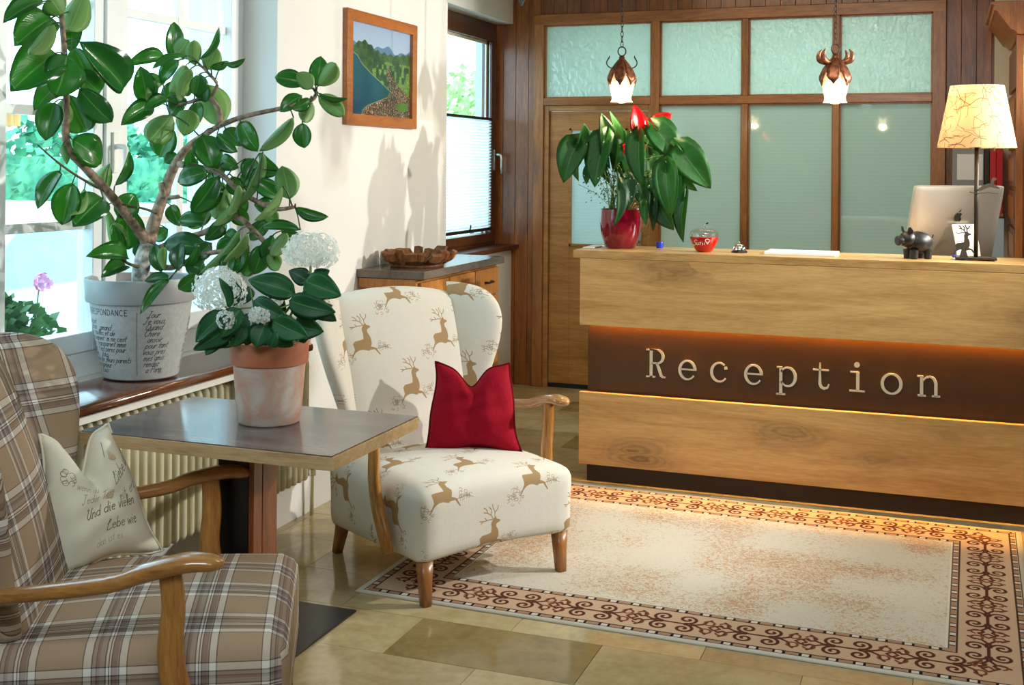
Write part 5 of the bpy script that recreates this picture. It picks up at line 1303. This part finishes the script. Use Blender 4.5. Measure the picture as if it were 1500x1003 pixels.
# ================================================================== PENDANT LAMPS
def pendant(loc, rz, label, big):
    t = thing('pendant_lamp', label, 'pendant lamp', loc, rz)
    # origin: bottom of the glass; ring centre at z ~.235
    R = .060
    finish(lathe_bm([(.052,0),(.054,.003),(.047,.012),(.046,.03),(.052,.05),(.060,.085),(.058,.11),(.050,.135)], 28), 'glass_cup', M['lampglass'], t)
    finish(lathe_bm([(0,.030),(.016,.040),(.027,.070),(.027,.100),(.014,.130),(0,.137)], 20), 'bulb', M['bulb'], t)
    finish(lathe_bm([(0,.222),(.013,.222),(.016,.205),(.018,.195),(.034,.168),(.052,.142),(.050,.139),(.030,.160),(0,.185)], 24), 'cap', M['copper'], t)
    for k in range(7 if not big else 6):
        a = 2*PI*k/(7 if not big else 6); wd = .026 if not big else .030; ln = 1.0 if k % 2 else .86
        prof = [(.014,.205,.006),(.030,.185,wd*.55),(.050,.155,wd*.9),(.066,.118,wd),(.068,.118-.016*ln,wd*.75),(.064,.118-.030*ln,wd*.35),(.061,.118-.042*ln,.003)]
        bm = bmesh.new(); rows = []
        for r_, z, w_ in prof:
            row = []
            for s_ in (-1, -.5, 0, .5, 1): row.append((r_-.010*s_*s_*0+.004*(abs(s_) == .5), s_*w_, z+.003*abs(s_)))
            rows.append(row)
        V1 = [[bm.verts.new(p) for p in row] for row in rows]; V2 = [[bm.verts.new((p[0]-.0025, p[1], p[2])) for p in row] for row in rows]
        nr, nc = len(rows), 5
        for i in range(nr-1):
            for j in range(nc-1):
                bm.faces.new((V1[i][j], V1[i][j+1], V1[i+1][j+1], V1[i+1][j])); bm.faces.new((V2[i][j], V2[i+1][j], V2[i+1][j+1], V2[i][j+1]))
        for i in range(nr-1):
            for j in (0, nc-1): bm.faces.new((V1[i][j], V1[i+1][j], V2[i+1][j], V2[i][j]))
        for j in range(nc-1):
            for i in (0, nr-1): bm.faces.new((V1[i][j], V2[i][j], V2[i][j+1], V1[i][j+1]))
        o = finish(bm, 'metal_leaf', M['copper'], t); o.rotation_euler = (0, 0, a)
    for s_ in (-1, 1):
        if not big:
            tube('scroll', [(s_*.030, 0, .172), (s_*.050, 0, .166), (s_*.068, 0, .176), (s_*.073, 0, .195), (s_*.062, 0, .215), (s_*.060, 0, .226)], [.0025,.0025,.0028,.0028,.0035,.001], M['iron'], t, 6, 3, up=(0,1,0))
        else:
            for e in (-1, 1):
                tube('leaf_horn', [(s_*.018, e*.01, .190), (s_*.042, e*.02, .186), (s_*.064, e*.026, .198), (s_*.068, e*.026, .222), (s_*.056, e*.022, .244)], [.006,.012,.015,.010,.002], M['copper'], t, 8, 3, hh=[.004,.005,.006,.005,.002], up=(0,1,0))
    ringp = [(.019*math.cos(a), 0, .246+.022*math.sin(a)) for a in np.linspace(0, 2*PI, 20, endpoint=False)]
    finish(sweep_bm(ringp, .003, .003, (0,1,0), 6, closed=True), 'hanging_ring', M['iron'], t)
    z = .280; k = 0; link0 = None
    top = 2.75-loc[2]
    while z < top-.01:
        if link0 is None:
            lp_ = [(.0065*math.cos(a), 0, .0155*math.sin(a)) for a in np.linspace(0, 2*PI, 12, endpoint=False)]
            link0 = finish(sweep_bm(lp_, .0018, .0018, (0,1,0), 5, closed=True), 'chain_link', M['iron'], t); o = link0
        else: o = link0.copy(); COL.objects.link(o)
        o.location = (0, 0, z); o.rotation_euler = (0, 0, (k % 2)*PI/2+.3); z += .0245; k += 1
    finish(lathe_bm([(0, top-.03), (.03, top-.028), (.048, top-.004), (.048, top-.0005), (0, top-.0005)], 20), 'ceiling_cup', M['copper'], t)
    d = bpy.data.lights.new('pendant_bulb', 'POINT'); d.energy = 11; d.color = (1, .76, .42); d.shadow_soft_size = .02
    o = bpy.data.objects.new('pendant_bulb', d); link(o); o.location = (loc[0], loc[1], loc[2]+.030)
pendant((-1.478, 5.56, 1.802), math.radians(20), 'left pendant lamp with thin iron scrolls and a copper leaf hood', False)
pendant((-.482, 5.56, 1.788), math.radians(28), 'right pendant lamp with curled copper horns above its leaf hood', True)
tag(finish(prism_bm([(-.045,.22),(.045,.22),(.05,.10),(0,0),(-.05,.10)], .06, at(764, 9, 6.4), (1,.3,0), (0,0,1)), 'ceiling_speaker', M['black'], None, True, .006), 'dark fitting hanging at the top of the picture before the boards', 'light fitting')
fx = bpy.data.objects['ceiling_speaker']; fx.name = 'hanging_fitting'
tube('hanging_rod', [tuple(at(764, 9, 6.4)+Vector((0,0,.2))), (at(764, 9, 6.4).x, at(764, 9, 6.4).y, 2.75)], .006, M['black'], fx, 6, 1)

# ================================================================== PLANTS
def leaf_mesh(name, wfun, mats, rows=10, arch=.10, cup=.10, lobe=0., wave=0., serr=0., tipdroop=0., lobew=1.5):
    """unit leaf: base at the origin, tip at y=1, width 1, two skins and a rim"""
    bm = bmesh.new(); lay = bm.loops.layers.uv.verify(); cols = (-1, -.66, -.33, 0, .33, .66, 1); T = []; B = []
    for i in range(rows+1):
        t = i/rows; wv = wfun(t)
        rt, rb = [], []
        for j, s_ in enumerate(cols):
            x = s_*wv/2; y = t - lobe*abs(s_)**lobew*(1-t)**2.2
            if serr and abs(s_) == 1: x += math.copysign(serr*(.5 if i % 2 else -.5), s_)
            z = arch*math.sin(PI*t)*.9 - tipdroop*t*t + cup*(abs(s_)*wv)**1.2*.9 + wave*math.sin(t*9+s_*2)*abs(s_)
            rt.append(bm.verts.new((x, y, z))); rim = abs(s_) == 1 or i in (0, rows)
            rb.append(rt[-1] if rim else bm.verts.new((x, y, z-.012)))
        T.append(rt); B.append(rb)
    for i in range(rows):
        for j in range(6):
            for D_, mi in ((T, 0), (B, 1)):
                vs = [D_[i][j], D_[i][j+1], D_[i+1][j+1], D_[i+1][j]]
                uvs = [((cols[q]+1)/2, p/rows) for p, q in ((i, j), (i, j+1), (i+1, j+1), (i+1, j))]
                if mi: vs = vs[::-1]; uvs = uvs[::-1]
                try: f = bm.faces.new(vs)
                except ValueError: continue
                f.material_index = mi
                for l, q in zip(f.loops, uvs): l[lay].uv = q
    me = bpy.data.meshes.new(name); bm.to_mesh(me); bm.free()
    for m_ in mats: me.materials.append(m_)
    for p in me.polygons: p.use_smooth = True
    return me
def ell_w(p=.85, q=.55):     # blunt elliptic with a tip
    return lambda t: max(.02, math.sin(PI*min(1, max(0, t))**p))**q if 0 < t < 1 else .02
def place_leaf(me, parent, P0, P1, width, side='t', roll=0., name='leaf'):
    """P0 base, P1 tip in parent space; the skin named by side turned to the room"""
    view = (Vector((0, 0, CAMH)) - (P0+P1+parent.location*2)/2).normalized()
    y = (P1-P0); L = y.length; y.normalize()
    n = view - y*view.dot(y); n.normalize()
    if side == 'u': n = -n
    n = Matrix.Rotation(roll, 3, y) @ n; x = y.cross(n)
    m_ = Matrix((x*width, y*L, n*L)).transposed().to_4x4(); m_.translation = P0
    o = bpy.data.objects.new(name, me); link(o, parent); o.matrix_local = m_; return o
def petiole(parent, a, b_, r, mat, name='stalk', sag=.0):
    mid = (a+b_)/2+Vector((0, 0, sag)); return tube(name, [a, mid, b_], [r*1.2, r, r], mat, parent, 6, 3)

# ---- rubber plant in the script pot on the sill
RPX, RPY, RPZ = -2.550, 3.338, .7795
RP = thing('rubber_plant', 'large rubber plant in a grey pot printed with handwriting on the window sill', 'potted plant', (RPX, RPY, RPZ))
finish(lathe_bm([(0, .002), (.120, .002), (.123, .006)], 40), 'pot_base', M['zinc'], RP)
# printed wall with uv: u=0 at the left edge as seen from the room
va = math.atan2(-RPY, -RPX)      # azimuth towards the viewer
finish(lathe_bm([(.123, .006), (.1415, .10), (.158, .185), (.166, .255)], 64, uv=lambda a, k: ((a)*3.93/3.571*1.0, (.0, .38, .72, 1.0)[int(k)] if k < 4 else 1), a0=va-PI/2), 'pot_wall', M['potscript'], RP)
finish(lathe_bm([(.1655, .252), (.178, .256), (.180, .262), (.184, .328), (.182, .333), (.172, .333), (.168, .328), (.166, .27), (.15, .20)], 56), 'pot_rim', M['zinc'], RP, autosmooth=.9)
finish(lathe_bm([(0, .292), (.10, .290), (.168, .286)], 30), 'soil', M['soil'], RP)
base = Vector((RPX, RPY, RPZ))
def rp(u, v, dd=0.):
    r = ray(u, v); d = 4.0 if u > 230 else min(4.0, 2.50/abs(r.x))
    d = min(d+dd, 2.68/abs(r.x)) if r.x < -.1 else d+dd
    return Vector((0, 0, CAMH)) + r*d - base
BR = []
def branch(pts, r, mat='bark', dd=0.):
    P = [p if isinstance(p, Vector) else rp(p[0], p[1], (p[2] if len(p) > 2 else 0)+dd) for p in pts]
    tube('branch', P, r, M[mat], RP, 9, 4); BR.extend(spline(P, 6)); return P
tr0 = Vector((.0, .0, .28)); fork = rp(217, 358, -.02)
branch([tr0, rp(207, 392, 0), fork], [.032, .029, .026], 'barkwhite')
branch([fork, rp(197, 330), rp(160, 283, -.02), rp(125, 246, -.04), rp(98, 212, -.05), rp(97, 150, -.06), rp(95, 85, -.06), rp(90, 22, -.06), rp(88, -25, -.06)], [.022, .016, .014, .013, .012, .010, .009, .008, .006])
branch([fork, rp(228, 318), rp(240, 285, .02), rp(252, 250, .02), rp(272, 218, .0), rp(302, 196, -.03)], [.024, .021, .019, .017, .012, .010])
branch([rp(240, 290), rp(236, 268, .01)], [.012, .010]); branch([rp(244, 290), rp(262, 288, -.02)], [.008, .007])
branch([rp(302, 196, -.03), rp(322, 184, -.08), rp(360, 170, -.16), rp(420, 157, -.24), rp(455, 147, -.28), rp(463, 138, -.28)], [.010, .009, .008, .007, .007, .006])
branch([rp(322, 184, -.08), rp(321, 162, -.06), rp(306, 144, -.04), rp(280, 149, 0), rp(245, 158, .03)], [.009, .009, .008, .006, .004])
branch([rp(306, 144, -.04), rp(318, 125, -.06), rp(308, 110, -.05), rp(290, 92, -.02)], [.007, .006, .005, .004])
branch([rp(262, 240, -.02), rp(318, 252, -.10), rp(352, 281, -.16), rp(400, 305, -.24), rp(432, 303, -.28)], [.012, .009, .009, .008, .005])
branch([fork+Vector((0,0,-.03)), rp(262, 352, -.06), rp(300, 340, -.12), rp(345, 318, -.18), rp(375, 342, -.22), rp(402, 370, -.26)], [.014, .011, .010, .009, .009, .008])
branch([fork+Vector((0,0,-.05)), rp(250, 392, -.08), rp(300, 372, -.16), rp(350, 366, -.22)], [.012, .010, .009, .006])
branch([rp(160, 283, -.02), rp(120, 262, -.05), rp(85, 238, -.08), rp(55, 212, -.1)], [.005, .004, .003, .002], 'twig')
branch([rp(232, 312, 0), rp(205, 304, -.02), rp(180, 299, -.04)], [.006, .004, .003], 'twig')
branch([rp(207, 392, 0), rp(186, 385, -.04), rp(172, 372, -.06)], [.006, .005, .003], 'twig')
fig_w = ell_w(.92, .62)
FIG = [leaf_mesh('rubber_leaf', fig_w, (M['fig_top'], M['fig_under']), 10, .08, .16, tipdroop=.05), leaf_mesh('rubber_leaf', ell_w(.85, .66), (M['fig_top'], M['fig_under']), 10, .13, .08, wave=.015), leaf_mesh('rubber_leaf', ell_w(1.0, .6), (M['fig_top'], M['fig_under']), 10, .05, .24, tipdroop=.10)]
FL = [  # base u,v, tip u,v, width px, skin, depth shift, roll
(82,78,18,130,58,'t',-.08,.2),(98,80,80,143,52,'t',-.16,-.35),(76,26,24,62,46,'t',-.02,.3),(64,2,6,30,24,'t',-.1,.6),(80,34,43,79,22,'u',-.14,.4),
(92,22,72,-6,34,'u',-.1,.2),(100,46,124,-10,36,'u',-.06,-.2),(108,22,104,78,26,'t',.06,.1),(116,61,190,132,48,'t',-.14,-.3),(106,68,138,124,32,'t',.02,.2),
(116,130,164,179,36,'t',-.12,.2),(108,104,150,138,34,'t',0,-.2),(80,150,66,205,34,'t',-.02,.2),(86,128,50,162,28,'t',-.05,.4),(100,138,126,197,44,'t',.04,.1),(92,145,94,186,24,'u',.03,0),
(105,204,148,240,40,'t',-.08,-.5),(112,216,145,206,24,'t',-.02,.3),(92,212,98,240,13,'u',-.06,.2),(88,250,55,307,22,'t',-.08,.5),(106,268,90,329,37,'t',-.04,.1),(151,290,108,330,42,'t',-.08,.2),
(124,276,104,316,15,'u',-.05,.6),(160,240,136,278,28,'u',.02,.2),(168,272,191,221,14,'t',.0,.7),(172,318,198,284,34,'t',.03,.2),(182,300,190,368,40,'t',.06,-.2),(168,325,176,368,22,'u',.02,.2),(198,376,214,352,20,'t',.04,.1),
(187,376,132,372,24,'t',-.12,.5),(184,388,150,404,22,'t',-.04,.4),(152,305,161,356,12,'u',.06,.6),(176,372,166,330,18,'t',.0,.2),
(250,83,256,32,24,'t',.0,.3),(258,82,276,58,28,'u',-.03,-.2),(242,86,190,92,20,'t',.06,.5),(216,150,206,98,32,'t',-.04,.1),(272,82,222,102,11,'t',-.1,.8),(222,154,180,180,27,'t',-.04,.2),(246,143,212,161,18,'t',-.08,.5),
(216,150,236,121,14,'u',-.1,.7),(252,168,217,209,38,'u',-.1,.1),(250,184,233,231,36,'t',.02,.2),(278,160,269,199,32,'u',-.08,.1),(273,95,250,136,22,'u',-.04,.3),(262,88,234,120,20,'t',.0,.4),(280,100,262,150,20,'u',-.08,-.3),
(293,108,286,140,25,'t',-.12,-.3),(286,96,284,58,22,'u',-.02,.2),(294,86,321,39,10,'t',-.12,.8),(302,102,318,70,26,'u',-.02,-.2),(328,92,359,87,9,'t',-.1,.8),(308,98,336,90,12,'t',-.1,.6),(305,124,322,184,44,'u',.04,.1),
(296,198,312,246,40,'t',-.12,-.2),(352,178,378,222,30,'t',-.14,.3),(318,196,346,223,20,'t',-.12,.4),(330,188,352,214,22,'t',-.06,-.3),(306,252,260,266,28,'t',-.14,.3),(320,258,282,313,34,'t',-.16,-.3),(326,266,316,322,30,'u',-.08,.2),
(276,256,279,219,20,'t',-.02,.3),(430,172,382,222,20,'u',-.22,.3),(385,222,352,302,15,'u',-.24,.5),(380,224,410,250,14,'t',-.18,.6),
(448,122,402,112,26,'t',-.26,.2),(457,130,436,106,24,'u',-.3,-.2),(462,126,470,82,28,'t',-.26,.2),(466,126,494,92,26,'u',-.3,-.2),(466,140,505,170,26,'u',-.32,.2),(466,136,511,144,8,'t',-.34,.8),(443,180,445,217,26,'t',-.3,.2),(454,146,428,160,17,'t',-.34,-.4),(442,140,410,164,22,'t',-.22,.3),(458,150,444,180,22,'u',-.28,-.2),
(372,247,411,252,13,'t',-.2,.6),(424,292,413,243,34,'u',-.26,-.2),(433,304,480,319,17,'t',-.3,.4),(410,290,368,264,26,'t',-.18,.3),(405,304,372,300,26,'t',-.16,.2),(414,272,374,326,13,'u',-.3,.5),(440,337,382,333,15,'t',-.3,.5),(412,338,441,347,16,'t',-.24,.4),
(420,340,398,376,22,'u',-.3,.2),(350,270,334,318,14,'u',-.24,.5),(346,300,312,331,17,'u',-.22,.4),(302,326,260,322,22,'t',-.08,.3),(306,366,238,356,32,'t',-.12,.3),(352,336,290,402,13,'u',-.28,.5),(362,342,324,389,15,'u',-.3,.4),
(362,352,340,402,28,'t',-.22,.2),(386,358,371,402,30,'t',-.24,-.2),(400,345,391,388,24,'t',-.26,.3),(345,350,318,372,24,'t',-.16,.2),(330,322,300,352,22,'t',-.14,-.3),(338,372,330,404,22,'t',-.26,.2),
(262,396,265,354,22,'t',-.18,-.5),(272,392,291,357,15,'t',-.22,.5),(241,396,239,360,13,'u',-.2,.2),(236,398,227,356,18,'t',-.14,-.4),(272,386,301,400,26,'t',-.22,-.5),(290,400,262,425,24,'t',-.24,-.4),(250,408,212,411,15,'t',-.2,.5),(247,409,205,461,15,'t',-.3,.4),
(372,232,360,262,24,'t',-.14,.2),(300,268,330,276,22,'t',-.1,.4),(322,230,350,246,22,'t',-.06,.3),(250,300,262,330,20,'t',.06,.2),(352,262,392,262,22,'t',-.1,.3),(262,228,240,238,18,'t',.04,.4),(340,300,362,330,24,'t',-.12,.2),(310,300,288,330,24,'t',-.04,.2),(395,322,366,352,22,'t',-.16,.2),(290,344,268,372,22,'t',-.04,.2),
(236,112,214,134,24,'t',.04,.3),(262,118,240,148,26,'t',.06,-.2),(284,128,262,128,22,'u',.0,.3),(296,120,300,150,22,'t',-.06,.3),(268,140,250,172,24,'t',.05,.2),(288,150,292,178,20,'t',.02,.3),(330,238,304,262,26,'t',-.06,.2),(340,258,352,288,24,'t',-.1,.3),(362,290,340,312,24,'t',-.1,-.2),(386,312,408,326,22,'u',-.2,.3),(330,340,352,356,24,'t',-.14,.3),(310,356,286,378,26,'t',-.16,.2),(372,376,356,404,26,'t',-.2,.3),(392,372,408,396,22,'u',-.26,.3),(352,384,320,404,22,'t',-.24,.2),(296,312,276,334,22,'u',.0,.2),(246,336,226,352,20,'t',.02,.3),(318,286,336,306,22,'t',-.04,.2),(360,232,374,254,20,'t',-.1,.3),(286,212,270,236,20,'u',.02,.3)]
rr = random.Random(21)
for i, (bu, bv, tu, tv, wpx, side, dd, roll) in enumerate(FL):
    P0 = rp(bu, bv, dd); d0 = (P0+base).y
    tl = rr.uniform(-.05, .03); P1 = rp(tu, tv, dd+tl)
    dist = (P0+base-Vector((0,0,CAMH))).length
    me = FIG[i % 3]; o = place_leaf(me, RP, P0, P1, wpx/F_PX*dist/.99*1.04/max(.55, math.cos(roll)), side, roll)
    q = min(BR, key=lambda b2: (b2-P0).length+max(0, (b2.z-P0.z))*.3)
    if (q-P0).length > .012: petiole(RP, q, P0, .0022, M['petiole'], sag=.01)

# ---- hydrangea in the terracotta pot on the table
HYX, HYY, HYZ = -1.862, 3.030, .742
HY = thing('potted_hydrangea', 'white hydrangea in a limewashed terracotta pot on the side table', 'potted plant', (HYX, HYY, HYZ))
base_h = Vector((HYX, HYY, HYZ)); HD = 3.478
finish(lathe_bm([(0, 0), (.084, 0), (.089, .005), (.096, .06), (.1045, .172), (.100, .176)], 44), 'pot_wall', M['terra_body'], HY, autosmooth=.9)
finish(lathe_bm([(.100, .171), (.110, .174), (.1115, .180), (.1145, .232), (.112, .237), (.104, .237), (.101, .232), (.098, .19)], 44), 'pot_rim', M['terra_rim'], HY, autosmooth=.9)
finish(lathe_bm([(0, .212), (.06, .21), (.101, .206)], 24), 'soil', M['soil'], HY)
def hp(u, v, dd=0.): return Vector((0,0,CAMH)) + ray(u, v)*(HD+dd) - base_h
HW = lambda t: (max(.0, math.sin(PI*min(1, t)**.78))**.75)*(1-.12*t) if 0 < t < 1 else .02
HYM = [leaf_mesh('hydrangea_leaf', HW, (M['hyd_top'], M['hyd_under']), 14, .10, .12, serr=.035, wave=.02, tipdroop=.12), leaf_mesh('hydrangea_leaf', HW, (M['hyd_top'], M['hyd_under']), 14, .05, .20, serr=.035, wave=.03, tipdroop=.06)]
HL = [(432,430,364,408,36,'t',-.10,.2),(446,412,499,432,40,'t',-.08,-.1),(452,412,424,396,26,'t',-.04,.2),(462,404,482,396,20,'t',0,.2),(424,440,489,458,36,'t',-.14,.2),(432,456,486,448,30,'t',-.06,.3),(372,440,420,468,30,'t',-.12,.2),(346,470,284,514,28,'t',-.14,-.4),(334,456,284,500,30,'t',-.04,.3),(352,452,324,494,32,'t',-.16,.2),
(372,458,360,506,36,'t',-.06,.1),(400,470,450,494,36,'t',-.16,.2),(430,474,472,486,34,'t',-.10,.2),(336,450,322,406,13,'t',-.16,.5),(396,508,404,488,18,'t',-.2,.1),(342,448,338,404,18,'t',-.02,.6),(408,452,384,486,34,'t',-.1,-.2),(388,476,374,508,34,'t',-.14,.2),(356,476,342,508,28,'t',-.12,-.2),(440,480,446,502,28,'t',-.04,.1),(396,430,416,468,30,'t',.02,.2),(350,490,320,508,24,'t',-.06,.3),(410,490,428,506,26,'t',-.14,.2),(366,420,352,446,26,'t',.04,.2),(330,484,300,520,24,'t',.0,.2),(455,440,492,470,28,'t',.03,.2)]
hc = Vector((0, 0, .215)); stems = []
for i, (su, sv) in enumerate(((432,440),(372,450),(400,470),(345,460),(455,410))):
    P = hp(su, sv, -.06); a = hc+Vector((rr.uniform(-.03,.03), rr.uniform(-.03,.03), -.01)); tube('stem', [a, (a*.5+P*.5)+Vector((0,0,.01)), P], [.005,.004,.0035], M['greenstalk'], HY, 7, 3); stems += spline([a, (a+P)/2, P], 6)
for i, (bu, bv, tu, tv, wpx, side, dd, roll) in enumerate(HL):
    P0, P1 = hp(bu, bv, dd), hp(tu, tv, dd-.02)
    place_leaf(HYM[i % 2], HY, P0, P1, wpx/F_PX*HD*1.05/math.cos(roll), side, roll)
    q = min(stems, key=lambda b2: (b2-P0).length)
    if (q-P0).length > .01: petiole(HY, q, P0, .0022, M['greenstalk'], 'leaf_stalk')
def flower_head(u, v, rx, rz, dd, n, seed):
    c = hp(u, v, dd); k = HD/F_PX; r = random.Random(seed); bm = bmesh.new()
    for i in range(n):
        zz_ = 1-2*(i+.5)/n; ph = i*2.39996; rad = math.sqrt(max(0, 1-zz_*zz_)); d = Vector((rad*math.cos(ph), rad*math.sin(ph), zz_))
        if d.z < -.75: continue
        p = c + Vector((d.x*rx*k, d.y*rx*k*.9, d.z*rz*k))*r.uniform(.82, 1.08)
        nn = (d+Vector((r.gauss(0,.25), r.gauss(0,.25), r.gauss(0,.25)))).normalized(); a = nn.orthogonal().normalized(); a = Matrix.Rotation(r.uniform(0, 6), 3, nn) @ a; s_ = r.uniform(.0085, .0125)
        for q in range(4):
            t1 = Matrix.Rotation(q*PI/2, 3, nn) @ a; t2 = nn.cross(t1)
            v0 = bm.verts.new(p); v1 = bm.verts.new(p+t1*s_*.7+t2*s_*.52+nn*s_*.18); v2 = bm.verts.new(p+t1*s_*1.18+nn*s_*.30*r.uniform(-.5, 1)); v3 = bm.verts.new(p+t1*s_*.7-t2*s_*.52+nn*s_*.18)
            bm.faces.new((v0, v1, v2, v3))
    o = finish(bm, 'flower_head', M['hydwhite'], HY, False); o['kind'] = 'stuff'
    q = min(stems, key=lambda b2: (b2-c).length); tube('flower_stalk', [q, c+Vector((0,0,-rz*k*.5))], .0035, M['greenstalk'], HY, 6, 1)
flower_head(455, 369, 40, 29, .0, 190, 1); flower_head(322, 426, 38, 33, -.02, 190, 2); flower_head(379, 463, 13, 11, -.17, 26, 3); flower_head(331, 469, 13, 13, -.18, 26, 4); flower_head(398, 441, 14, 9, -.03, 22, 5)

# ---- anthurium on the counter
AN = thing('anthurium', 'red flowering anthurium in a glossy burgundy pot on the counter', 'potted plant', (-1.492, 5.612, CT))
base_a = Vector((-1.492, 5.612, CT)); AD = (base_a.x*-_s*1 + base_a.y*_c)
finish(lathe_bm([(0, 0), (.066, 0), (.074, .006), (.094, .07), (.101, .13), (.098, .188), (.094, .190), (.091, .186), (.094, .13)], 44), 'pot', M['redpot'], AN, autosmooth=.9)
finish(lathe_bm([(0, .172), (.05, .172), (.0925, .168)], 24), 'soil', M['soil'], AN)
def apx(u, v, dd=0.): return Vector((0,0,CAMH)) + ray(u, v)*(AD+dd) - base_a
def hw_f(t): return [.06,.78,.95,1.0,.98,.90,.78,.63,.45,.26,.02][min(10, int(round(t*10)))]
ANM = [leaf_mesh('anthurium_leaf', hw_f, (M['anth_top'], M['anth_under']), 10, .10, .20, lobe=.36, tipdroop=.14), leaf_mesh('anthurium_leaf', hw_f, (M['anth_top'], M['anth_under']), 10, .05, .22, lobe=.30, tipdroop=.08, wave=.02)]
AL = [(843,214,824,266,36,'t',-.05,.7),(848,220,858,180,22,'t',-.02,.9),(850,212,842,264,28,'t',.02,.8),(886,206,869,274,36,'t',-.08,.7),(892,226,883,166,30,'t',-.04,.7),(898,232,897,160,20,'t',0,.9),(914,216,910,184,22,'t',.06,.3),(936,204,938,273,34,'t',-.14,.2),
(962,190,994,236,48,'t',-.08,.2),(956,196,946,188,10,'t',.1,.2),(1000,222,1041,276,52,'t',-.12,.25),(984,244,1021,281,22,'t',.04,.5),(976,250,981,318,40,'t',-.18,.2),(986,244,995,306,26,'t',-.08,.5),(1003,292,997,354,27,'t',-.1,.3),(966,300,986,338,32,'t',-.12,.3),
(956,290,957,338,16,'t',-.1,.4),(944,300,946,330,14,'t',-.1,.4),(905,276,904,331,22,'t',-.16,-.2),(866,246,858,270,18,'t',.04,.4),(925,226,930,282,30,'t',.0,.3),(950,232,955,292,34,'t',.02,-.2),(936,262,944,306,30,'t',-.04,.2),(906,206,912,262,26,'t',.06,.2),(972,210,986,258,34,'t',.06,.1),(920,262,924,300,24,'t',-.08,.2),(880,226,890,268,22,'t',.05,.4),(930,200,916,236,26,'t',.04,-.3),(960,262,966,306,28,'t',-.02,.4),(942,184,960,218,26,'t',.02,.3),(990,262,1004,300,24,'t',.06,.3)]
ac = Vector((0, 0, .17))
for i, (bu, bv, tu, tv, wpx, side, dd, roll) in enumerate(AL):
    P0, P1 = apx(bu, bv, dd), apx(tu, tv, dd-.03); place_leaf(ANM[i % 2], AN, P0, P1, wpx/F_PX*AD*.92/max(.6, math.cos(roll)), side, roll+rr.uniform(-.55, .45))
    a = ac+Vector((rr.uniform(-.05,.05), rr.uniform(-.05,.05), 0)); h = a+Vector(((P0-a).x*.25, (P0-a).y*.25, max(.06, (P0-a).z*.75)))
    tube('leaf_stalk', [a, h, P0], [.0028,.0022,.0018], M['greenstalk'], AN, 6, 4)
SPW = leaf_mesh('red_spathe', hw_f, (M['redspathe'], M['redspathe']), 10, .04, .14, lobe=.28)
for (bu, bv, tu, tv, wpx, dd, roll, su, sv) in ((934,192,929,153,24,-.1,.6,927,176),(962,180,984,166,22,-.02,.1,944,172),(950,184,962,172,16,-.06,.2,None,0),(980,228,991,240,11,-.1,.2,None,0),(912,214,918,226,16,-.02,.1,None,0)):
    P0, P1 = apx(bu, bv, dd), apx(tu, tv, dd); place_leaf(SPW, AN, P0, P1, wpx/F_PX*AD*1.1/math.cos(roll), 't', roll, 'red_spathe')
    a = ac+Vector((rr.uniform(-.03,.03), rr.uniform(-.03,.03), 0)); tube('flower_stalk', [a, (a+P0)/2+Vector((0,0,.03)), P0], [.003,.0025,.002], M['greenstalk'], AN, 6, 4)
    if su: tube('spadix', [P0, (P0+apx(su, sv, dd-.05))/2, apx(su, sv, dd-.05)], [.004,.0038,.002], M['spadix'], AN, 8, 2)
r = random.Random(5); bm = bmesh.new()
for _ in range(420):
    p = apx(r.gauss(906, 20), r.gauss(276, 16), r.uniform(-.10, .08))
    if p.z < .175: continue
    n_ = Vector((r.gauss(0,1), r.gauss(0,1), r.gauss(0,1))).normalized(); a = n_.orthogonal().normalized(); b2 = n_.cross(a); q = r.uniform(.004, .009)
    bm.faces.new([bm.verts.new(p+a*q), bm.verts.new(p+b2*q*.6), bm.verts.new(p-a*q), bm.verts.new(p-b2*q*.6)])
finish(bm, 'filler_leaves', M['fill_leaf'], AN, False)['kind'] = 'stuff'
bm = bmesh.new()
for _ in range(120):
    p = apx(r.gauss(902, 20), r.gauss(276, 15), r.uniform(-.14, -.02)); q = r.uniform(.0016, .003)
    if p.z < .175: continue
    m_ = bmesh.ops.create_icosphere(bm, subdivisions=1, radius=q)
    for v in m_['verts']: v.co += p
finish(bm, 'tiny_white_blossom', M['hydwhite'], AN, False)['kind'] = 'stuff'
for k in range(12):
    P = apx(r.gauss(900, 22), r.gauss(262, 12), r.uniform(-.08, .05)); a = ac+Vector((r.uniform(-.04,.04), r.uniform(-.04,.04), 0)); tube('wiry_stem', [a, (a+P)/2+Vector((0,0,.02)), P], .001, M['twig'], AN, 4, 2)
